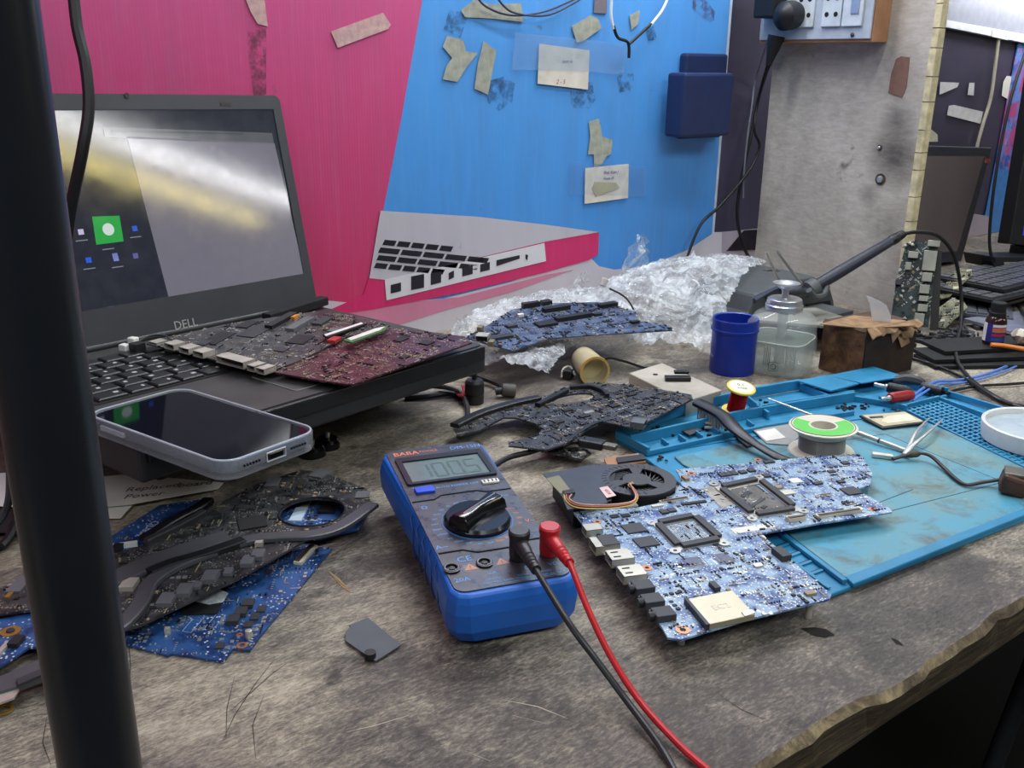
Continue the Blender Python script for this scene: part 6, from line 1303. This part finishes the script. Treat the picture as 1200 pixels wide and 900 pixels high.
single('brush_shadow_strip', MB().prism([at(x, y, .0064) for x, y in [(858, 505), (885, 522), (875, 524), (866, 516)]], V((0, 0, .0008))), CHIPD, 'narrow dark strip painting the shadow under the brush handle', 'painted shadow')  # dark sheet added in place of the shadow below the brush handle
# grey card with white label
k = root('grey_card', at(912, 508, .0064), 'grey card with a white sticker on the mat behind the brush handle', 'card')
build('card', MB().prism([at(x, y, .0058) for x, y in [(880, 502), (925, 496), (945, 506), (924, 522), (898, 520)]], V((0, 0, .0006))), mat('card_grey', (150, 152, 150), .5), k)
build('white_sticker', MB().prism([at(x, y, .0066) for x, y in [(886, 506), (908, 502), (921, 513), (898, 517)]], V((0, 0, .0002))), PAPER, k)
# probe tool
a, b_ = at(900, 467, .017), at(1066, 530, .0075); L_ = b_-a
pr_ = root('probe_tool', (a+b_)/2, 'slim steel probe tool lying across the tray walls behind solder spool', 'tool')
build('shaft', MB().tube([a, a.lerp(b_, .1), a.lerp(b_, .55), a.lerp(b_, .62), a.lerp(b_, .96), b_], .0016, 8, 2, rf=lambda t: .45+.9*min(1, max(0, (t-.1)/.5)) if t < .95 else .5), mat('tool_steel', (190, 190, 184), .35, .6), pr_, smooth=True)
build('tool_ring', MB().lathe([(.0024, 0), (.0024, .0016)], a.lerp(b_, .80), L_, n=12), DGREY, pr_, smooth=True)
# component plate
k = root('module_card', at(1045, 491, .006), 'flat chip module in a cream frame lying behind the open tweezers', 'circuit module')
Zk = plane3(at(1008, 490, .008), at(1082, 496, .008), at(1050, 484, .0095))
build('dark_base', MB().prism([Zk(x, y, -.0006) for x, y in [(1007, 488), (1061, 483), (1085, 496), (1034, 503)]], V((0, 0, .0016))), CHIPD, k)
build('cream_face', MB().prism([Zk(x, y, .0010) for x, y in [(1010, 488), (1060, 484), (1082, 495), (1035, 501)]], V((0, 0, .0004))), mat('module_cream', (186, 176, 148), .5, var=.15, vs=120), k)
build('white_patch', MB().prism([Zk(x, y, .0015) for x, y in [(1032, 495), (1040, 489), (1064, 487), (1074, 494), (1040, 498)]], V((0, 0, .0002))), mat('module_white', (216, 206, 180), .5), k)
build('slot', MB().prism([Zk(x, y, .0015) for x, y in [(1018, 490), (1034, 489), (1035, 491), (1020, 492)]], V((0, 0, .0002))), CHIPD, k)
# open tweezers on the mat
tw = root('tweezers', at(1075, 515, .006), 'open steel tweezers lying on the blue mat, tips away', 'tweezers')
hq = at(1060, 533, .0085)
for x, y, dz in ((1089, 490, .009), (1104, 492, .011)):
    e_ = at(x, y, dz); m_ = hq.lerp(e_, .5)+V((.0, .0, .004))+((V((.002, -.002, 0))) if x > 1095 else V((-.001, .001, 0)))
    build('tweezer_arm', MB().tube([hq, hq.lerp(e_, .2)+V((0, 0, .002)), m_, e_], .0024, 6, 6, rf=lambda t: 1.15-.75*t, flatn=(0, 0, 1), flatk=.5), mat('tweezer_steel', (176, 178, 178), .35, .7), tw, smooth=True)
# banana plugs
def banana(x0, y0, x1, y1, m, label, tip=True):
    a, b_ = at(x0, y0, .016), at(x1, y1, .012); d = (b_-a).normalized(); r_ = root('banana_plug', (a+b_)/2, label, 'plug')
    build('metal_tip', MB().lathe([(.0014, 0), (.0021, .001), (.0021, .010), (.0030, .011), (.0030, .014), (.0022, .015)], a, d, n=12), STEEL, r_, smooth=True)
    L = (b_-a).length; build('grip', MB().lathe([(.0044, .013), (.0056, .015), (.0056, L-.006), (.0046, L), (.002, L+.001)], a, d, n=18), m, r_, smooth=True); return r_
banana(1024, 450, 1068, 460, BLKP, 'black banana plug lying above the red one on the mat edge')
banana(1033, 468, 1068, 463, mat('plug_red', (150, 36, 40), .4), 'red banana plug lying below the black one on the mat edge')
single('alligator_clip', MB().tube([at(1045, 446, .012), at(1060, 444, .013), at(1074, 446, .013), at(1084, 450, .011)], .0038, 8, 5, rf=lambda t: .5+1.0*math.sin(t*PI)**.5), DGREY, 'dark metal clip lying behind the banana plugs', 'clip', smooth=True)
single('clip_screw', MB().cyl(at(1072, 440, .016), at(1076, 448, .010), .0030), TIN, 'short shiny screw standing out behind the banana plugs', 'screw', smooth=True)
k = root('lead_grip', at(1095, 458, .012), 'black ribbed lead grip at the back edge of the blue mat', 'test lead'); a, b_ = at(1080, 453, .011), at(1106, 460, .010)
build('ribbed_grip', MB().lathe([((.0046 if i % 2 else .0054), i*.0026) for i in range(int((b_-a).length/.0026)+1)], a, b_-a, n=16), BLKP, k, smooth=True)
build('wire', MB().tube([b_, at(1125, 463, .005), at(1150, 472, .003), at(1180, 482, .003), at(1215, 492, .003)], .0018, 8), CABLE, k, smooth=True)
BW = mat('wire_blue', (84, 128, 206), .4)
cable('blue_wire', [at(1068, 466, .010), at(1082, 455, .012), at(1098, 447, .008), at(1118, 446, .004), at(1150, 440, .003), at(1180, 429, .003), at(1220, 410, .003)], .0016, BW, 'blue wire curving from the plugs to the right edge, upper one')
cable('blue_wire', [at(1070, 470, .009), at(1086, 458, .012), at(1102, 450, .007), at(1124, 449, .003), at(1152, 443, .003), at(1182, 433, .003), at(1220, 415, .003)], .0012, BW, 'blue wire curving from the plugs to the right edge, lower one')
cable('desk_cable', [at(1068, 420, .003), at(1100, 430, .003), at(1135, 446, .004), at(1165, 466, .009), at(1190, 475, .004), at(1240, 480, .003)], .0021, CABLE, 'black cable on the desk from the box to the right edge')
cable('desk_cable', [at(1108, 462, .008), at(1120, 457, .004), at(1150, 452, .003), at(1185, 450, .003), at(1230, 446, .003)], .0016, CABLE, 'thin black cable on the desk behind the dish')
# display cable with connector lying on mat
dcb = root('display_cable', at(1090, 550, .006), 'dark flat cable with a metal connector and burnt brown plug on the mat', 'cable')
build('metal_connector', MB().box(at(1034, 534, .0075), (.017, .0055, .0035), Matrix.Rotation(-.95, 3, 'Z')), TIN, dcb, bevel=.0004)
build('cord', MB().tube([at(1046, 538, .008), at(1060, 534, .010), at(1075, 531, .012), at(1090, 534, .012), at(1106, 548, .008), at(1120, 561, .0075), at(1133, 568, .0075), at(1152, 565, .009), at(1172, 562, .012)], .0019, 8, 8, flatn=(0, 0, 1), flatk=.7), CABLE, dcb, smooth=True)
build('taped_joint', MB().lathe([(.002, 0), (.003, .002), (.003, .008), (.002, .010)], at(1064, 533, .010), (rt*.8+V((0, 0, .1))), n=10), mat('joint_brown', (74, 70, 60), .6), dcb, smooth=True)
pe = at(1188, 566, .0135)
build('brown_plug', MB().box(pe, (.022, .020, .016), Matrix.Rotation(.5, 3, 'Z') @ Matrix.Rotation(.2, 3, 'X')), mat('burnt_plug', (78, 52, 38), .5, var=.4, vs=90, bump=.5), dcb, bevel=.003)
build('plug_shell', MB().box(pe+V((.002, .001, .0085)), (.018, .016, .003), Matrix.Rotation(.5, 3, 'Z')), mat('plug_shell', (110, 108, 100), .4, .5), dcb, bevel=.001)
# white dish with liquid
c = at(1214, 519, .0052); r_ = (at(1214, 519)-at(1150, 519)).length*.93; c = V((c.x, c.y, .0052))
ds = root('white_dish', c, 'round white dish of clear liquid cut by the right frame edge', 'dish')
DW = mat('dish_white', (226, 228, 226), .35, var=.03)
build('dish_body', MB().lathe([(r_*.90, 0), (r_*.97, .002), (r_, .012), (r_, .017), (r_*.97, .0180), (r_*.93, .017), (r_*.90, .004), (.001, .003)], c, n=56), DW, ds, smooth=True)
build('liquid', MB().lathe([(r_*.92, .0125), (r_*.001, .0126)], c, n=56, caps=False), mat('dish_liquid', (196, 214, 222), .05, alpha=.55), ds, smooth=True)

# ================================================================ RIGHT BAY OBJECTS ON THE BENCH
n0, n1_ = at(1043, 383), at(1092, 388)
VB = plane3(n0, n1_, n0.lerp(n1_, .5)+V((.010, .030, .10)))
vb, *_ = board('standing_circuit_board', 'dark circuit board with silver ports standing upright against the partition end', [(1043, 380), (1050, 330), (1062, 285), (1075, 282), (1100, 284), (1094, 330), (1088, 384)], VB, pcb('green_black_board', (34, 46, 50), (60, 74, 74), .8, (150, 160, 150), .4), ang=.3, N=300, seed=51, sizes=1.5, dark=.4, tan=.1)
Rv_n = VB.n; Rv_x = VB.n.cross(V((0, 0, 1))).normalized(); Rv_y = Rv_n.cross(Rv_x)
if Rv_y.z < 0: Rv_x, Rv_y = -Rv_x, -Rv_y
Rv = Matrix((Rv_x, Rv_y, Rv_n)).transposed()
GP = mat('port_grey', (164, 164, 152), .45, .5, var=.12)
for x, y, w_, h_, m_ in ((1089, 306, .016, .026, GP), (1086, 325, .012, .0115, GP), (1083, 339, .012, .0115, GP), (1082, 350, .011, .007, GP), (1081, 361, .012, .0095, GP), (1077, 373, .012, .013, GP), (1070, 299, .012, .0085, GP), (1064, 312, .007, .010, GP), (1053, 331, .008, .007, CHIP), (1094, 286, .015, .008, GP)):
    build('port_block', MB().box(VB(x, y, .0055), (w_, h_, .010), Rv), m_, vb, bevel=.0005)
for x, y in ((1057, 335), (1058, 341), (1056, 347), (1066, 285), (1061, 288), (1069, 287)): build('solder_blob', MB().lathe([(.0001, -.0022), (.0016, -.0014), (.0022, 0), (.0016, .0014), (.0001, .0022)], VB(x, y, .003), n=10), TIN, vb, smooth=True)
VB2 = plane3(at(1100, 388), at(1118, 384), at(1125, 360, .045))
single('board_spine', MB().prism([VB(x, y, -.012) for x, y in [(1094, 292), (1104, 294), (1100, 384), (1090, 386)]], VB.n*.008), mat('heatsink_dark', (48, 48, 44), .5), 'dark heat sink plate standing behind the upright circuit board', 'heat sink')
V3 = plane3(at(1098, 386), at(1112, 392), at(1128, 322, .045)*1.0)
board('olive_circuit_board', 'olive grey circuit board leaning behind the standing board, lower one', [(1092, 383), (1107, 386), (1134, 361), (1130, 355), (1116, 350), (1100, 362)], V3, M_GREEN, ang=.3, N=120, seed=52, sizes=1.5, chips=[(1112, 366, 9, 6, 1.5, CHIP), (1105, 378, 6, 5, 2, TIN), (1122, 358, 8, 5, 1.5, CHIP)])
board('olive_circuit_board', 'olive grey circuit board leaning behind the standing board, upper one', [(1099, 352), (1112, 349), (1140, 322), (1134, 316), (1122, 315), (1104, 340)], plane3(at(1098, 386)+V((.02, .02, 0)), at(1112, 392)+V((.02, .02, 0)), at(1128, 322, .045)+V((.02, .02, 0))), M_GREEN, ang=.3, N=120, seed=53, sizes=1.5, chips=[(1136, 320, 7, 7, 3, TIN, 'socket'), (1129, 330, 7, 7, 3, TIN, 'socket'), (1122, 340, 8, 10, 3, mat('socket_pale', (196, 190, 160), .5), 'socket'), (1110, 344, 6, 5, 2, CHIP)])
# pile of flat laptop keyboards
def kb(px_c, z, w_, d_, ang, label, keys=True, mk=None, name='laptop_keyboard', cat='keyboard'):
    c = at(px_c[0], px_c[1], z); R = Matrix.Rotation(ang, 3, 'Z'); r_ = root(name, c, label, cat)
    build('plate', MB().box(c+V((0, 0, .002)), (w_, d_, .004), R), mk or BLKP, r_)
    if keys:
        mb = MB()
        for i in range(14):
            for j in range(5):
                mb.box(c+R @ V(((i-6.5)*w_/14.6, (j-2)*d_/5.6, .0052)), (w_/17, d_/6.8, .0024), R)
        build('keys', mb, mat('bay_keys', (84, 86, 92), .35), r_, kind='stuff')
    return r_
KS = mat('plate_slate', (96, 98, 108), .35, .3, var=.2)
for i, (p, z, lab) in enumerate((((1182, 338), .010, 'thin black laptop keyboard, bottom of the rear stack in the bay'), ((1186, 336), .018, 'laptop keyboard, second from the bottom of the rear stack'), ((1180, 334), .026, 'laptop keyboard, second from the top of the rear stack'), ((1184, 322), .034, 'laptop keyboard with grey keys, top of the rear stack in the bay'))):
    kb(p, z, .26, .11, -.04+.05*(i % 2), lab)
build_, = (kb((1150, 357), .0085, .17, .075, .5, 'loose slate laptop keyboard lying in front of the rear stack', True, KS),)
kb((1195, 378), .006, .13, .07, -.2, 'pale slate metal plate lying right of the small brown bottle', False, mat('plate_pale', (150, 154, 170), .3, .5, var=.2), 'metal_plate', 'plate')
for i, (p, z, lab) in enumerate((((1178, 424), .0006, 'long thin black bar, lowest of the front pile in the bay'), ((1172, 415), .0056, 'long thin black bar, middle of the front pile in the bay'), ((1178, 404), .0106, 'long thin black bar, top of the front pile, under the brown bottle'))):
    kb(p, z, .20, .05, -.55+.06*i, lab, False, BLKM, 'black_bar', 'bar')
crumbs('scrap_parts', 'dark scraps of plastic and metal behind the cardboard box', 1085, 398, 14, 4, 40, 61, .0006, 2.2)
crumbs('scrap_parts', 'small dark scraps below the leaning olive boards', 1125, 392, 14, 4, 40, 62, .0006, 2.0, DGREY)
# small brown bottle
c = at(1163, 402, .0152); sbt = root('brown_bottle', c, 'small brown glass bottle with black cap and blue-orange label', 'bottle'); rb = .0118
build('glass_body', MB().lathe([(rb*.95, 0), (rb, .002), (rb, .028), (rb*.8, .033), (rb*.55, .035), (rb*.55, .038)], c, n=28), mat('brown_glass', (50, 30, 24), .12, var=.05), sbt, smooth=True)
build('label_wrap', MB().lathe([(rb*1.02, .004), (rb*1.02, .026)], c, n=28, caps=False), mat('label_navy', (52, 46, 130), .5), sbt, smooth=True)
fd = V((CP.x-c.x, CP.y-c.y, 0)).normalized(); fa = math.atan2(fd.y, fd.x)
def band(a0, a1, z0, z1, m, nm='label_band'):
    P_ = [c+V((math.cos(a0+(a1-a0)*i/8)*rb*1.04, math.sin(a0+(a1-a0)*i/8)*rb*1.04, z0)) for i in range(9)]
    mb = MB().add(P_+[p+V((0, 0, z1-z0)) for p in P_], [(i, i+1, 10+i, 9+i) for i in range(8)]); build(nm, mb, m, sbt)
band(fa-.2, fa+1.3, .016, .021, mat('label_orange', (200, 110, 70), .5)); band(fa-.2, fa+1.3, .011, .014, mat('label_red', (160, 50, 60), .5)); band(fa-.2, fa+1.3, .022, .025, PAPER); band(fa-1.5, fa-.75, .004, .026, PAPER); band(fa-.2, fa+1.3, .005, .009, mat('label_blue2', (30, 80, 150), .5))
build('cap', MB().lathe([(rb*.78, .0335), (rb*.80, .038), (rb*.72, .039), (rb*.72, .049), (rb*.66, .050), (.001, .050)], c, n=28), BLKM, sbt, smooth=True)
single('orange_handle', MB().tube([at(1161, 404, .018), at(1175, 405, .018), at(1200, 409, .018), at(1250, 416, .018)], .0026, 8, 4), mat('handle_orange', (220, 130, 60), .4), 'orange tool handle sticking in from the right frame edge', 'tool', smooth=True)
mb = MB().lathe([(.001, -.009), (.009, -.007), (.013, 0), (.010, .007), (.001, .009)], at(1199, 394, .026), (.2, 0, 1), n=24)
for i, p in enumerate(mb.v): mb.v[i] = p+V((noise.noise(p*160), noise.noise(p*160+V((5, 0, 0))), noise.noise(p*160+V((0, 7, 0)))))*.004
single('cotton_ball', mb, mat('cotton', (214, 206, 190), .9, bump=.8), 'white cotton ball at the right edge above the orange handle', 'cotton', smooth=True)
P = [wp(1204, 55, .74), wp(1186, 110, .735), wp(1172, 175, .73), wp(1163, 235, .725), wp(1160, 290, .72), wp(1172, 326, .70), wp(1188, 352, .66), at(1225, 398, .05)]
cable('hanging_cable', P, .0024, CABLE, 'long black cable hanging in the right bay before the keyboards stack')
k = root('black_device', at(1190, 312, .05), 'flat black device with pale label under the right monitor', 'device')
Zd = Pl((0, .71, 0), (0, -1, 0))
build('device_body', MB().prism([Zd(x, y) for x, y in [(1165, 301), (1260, 301), (1260, 318), (1168, 314)]], V((0, .05, 0))), BLKP, k, bevel=.001)
build('pale_label', MB().prism([Zd(x, y, .0003) for x, y in [(1176, 307), (1240, 307), (1240, 313), (1177, 312)]], V((0, -.0004, 0))), mat('label_beige', (150, 146, 130), .6), k)

# ceiling light battens further back in the room (seen only as reflections)
for (p, q, colr, lab, st_) in (((2.45, -1.59, 1.60), (5.85, -2.76, 1.60), (255, 255, 255), 'cool white ceiling tube row', 11), ((2.6, -1.88, 1.60), (5.85, -3.16, 1.60), (255, 236, 150), 'warm white ceiling tube row', 6.5)):
    L4 = 3
    for i in range(L4):
        a = V(p).lerp(V(q), (i+.02)/L4); b_ = V(p).lerp(V(q), (i+.96)/L4); r_ = root('ceiling_tube_light', (a+b_)/2, lab + (' near the bench', ' in the middle of the room', ' at the far end')[i], 'ceiling light')
        build('tube', MB().cyl(a, b_, .055, n=12), mat('tube_emit_%d' % st_, colr, .3, emit=st_, var=0), r_, smooth=True)
        build('fixture', MB().tube([a+V((0, 0, .055)), b_+V((0, 0, .055))], .02, 4, 1), WHITEP, r_)
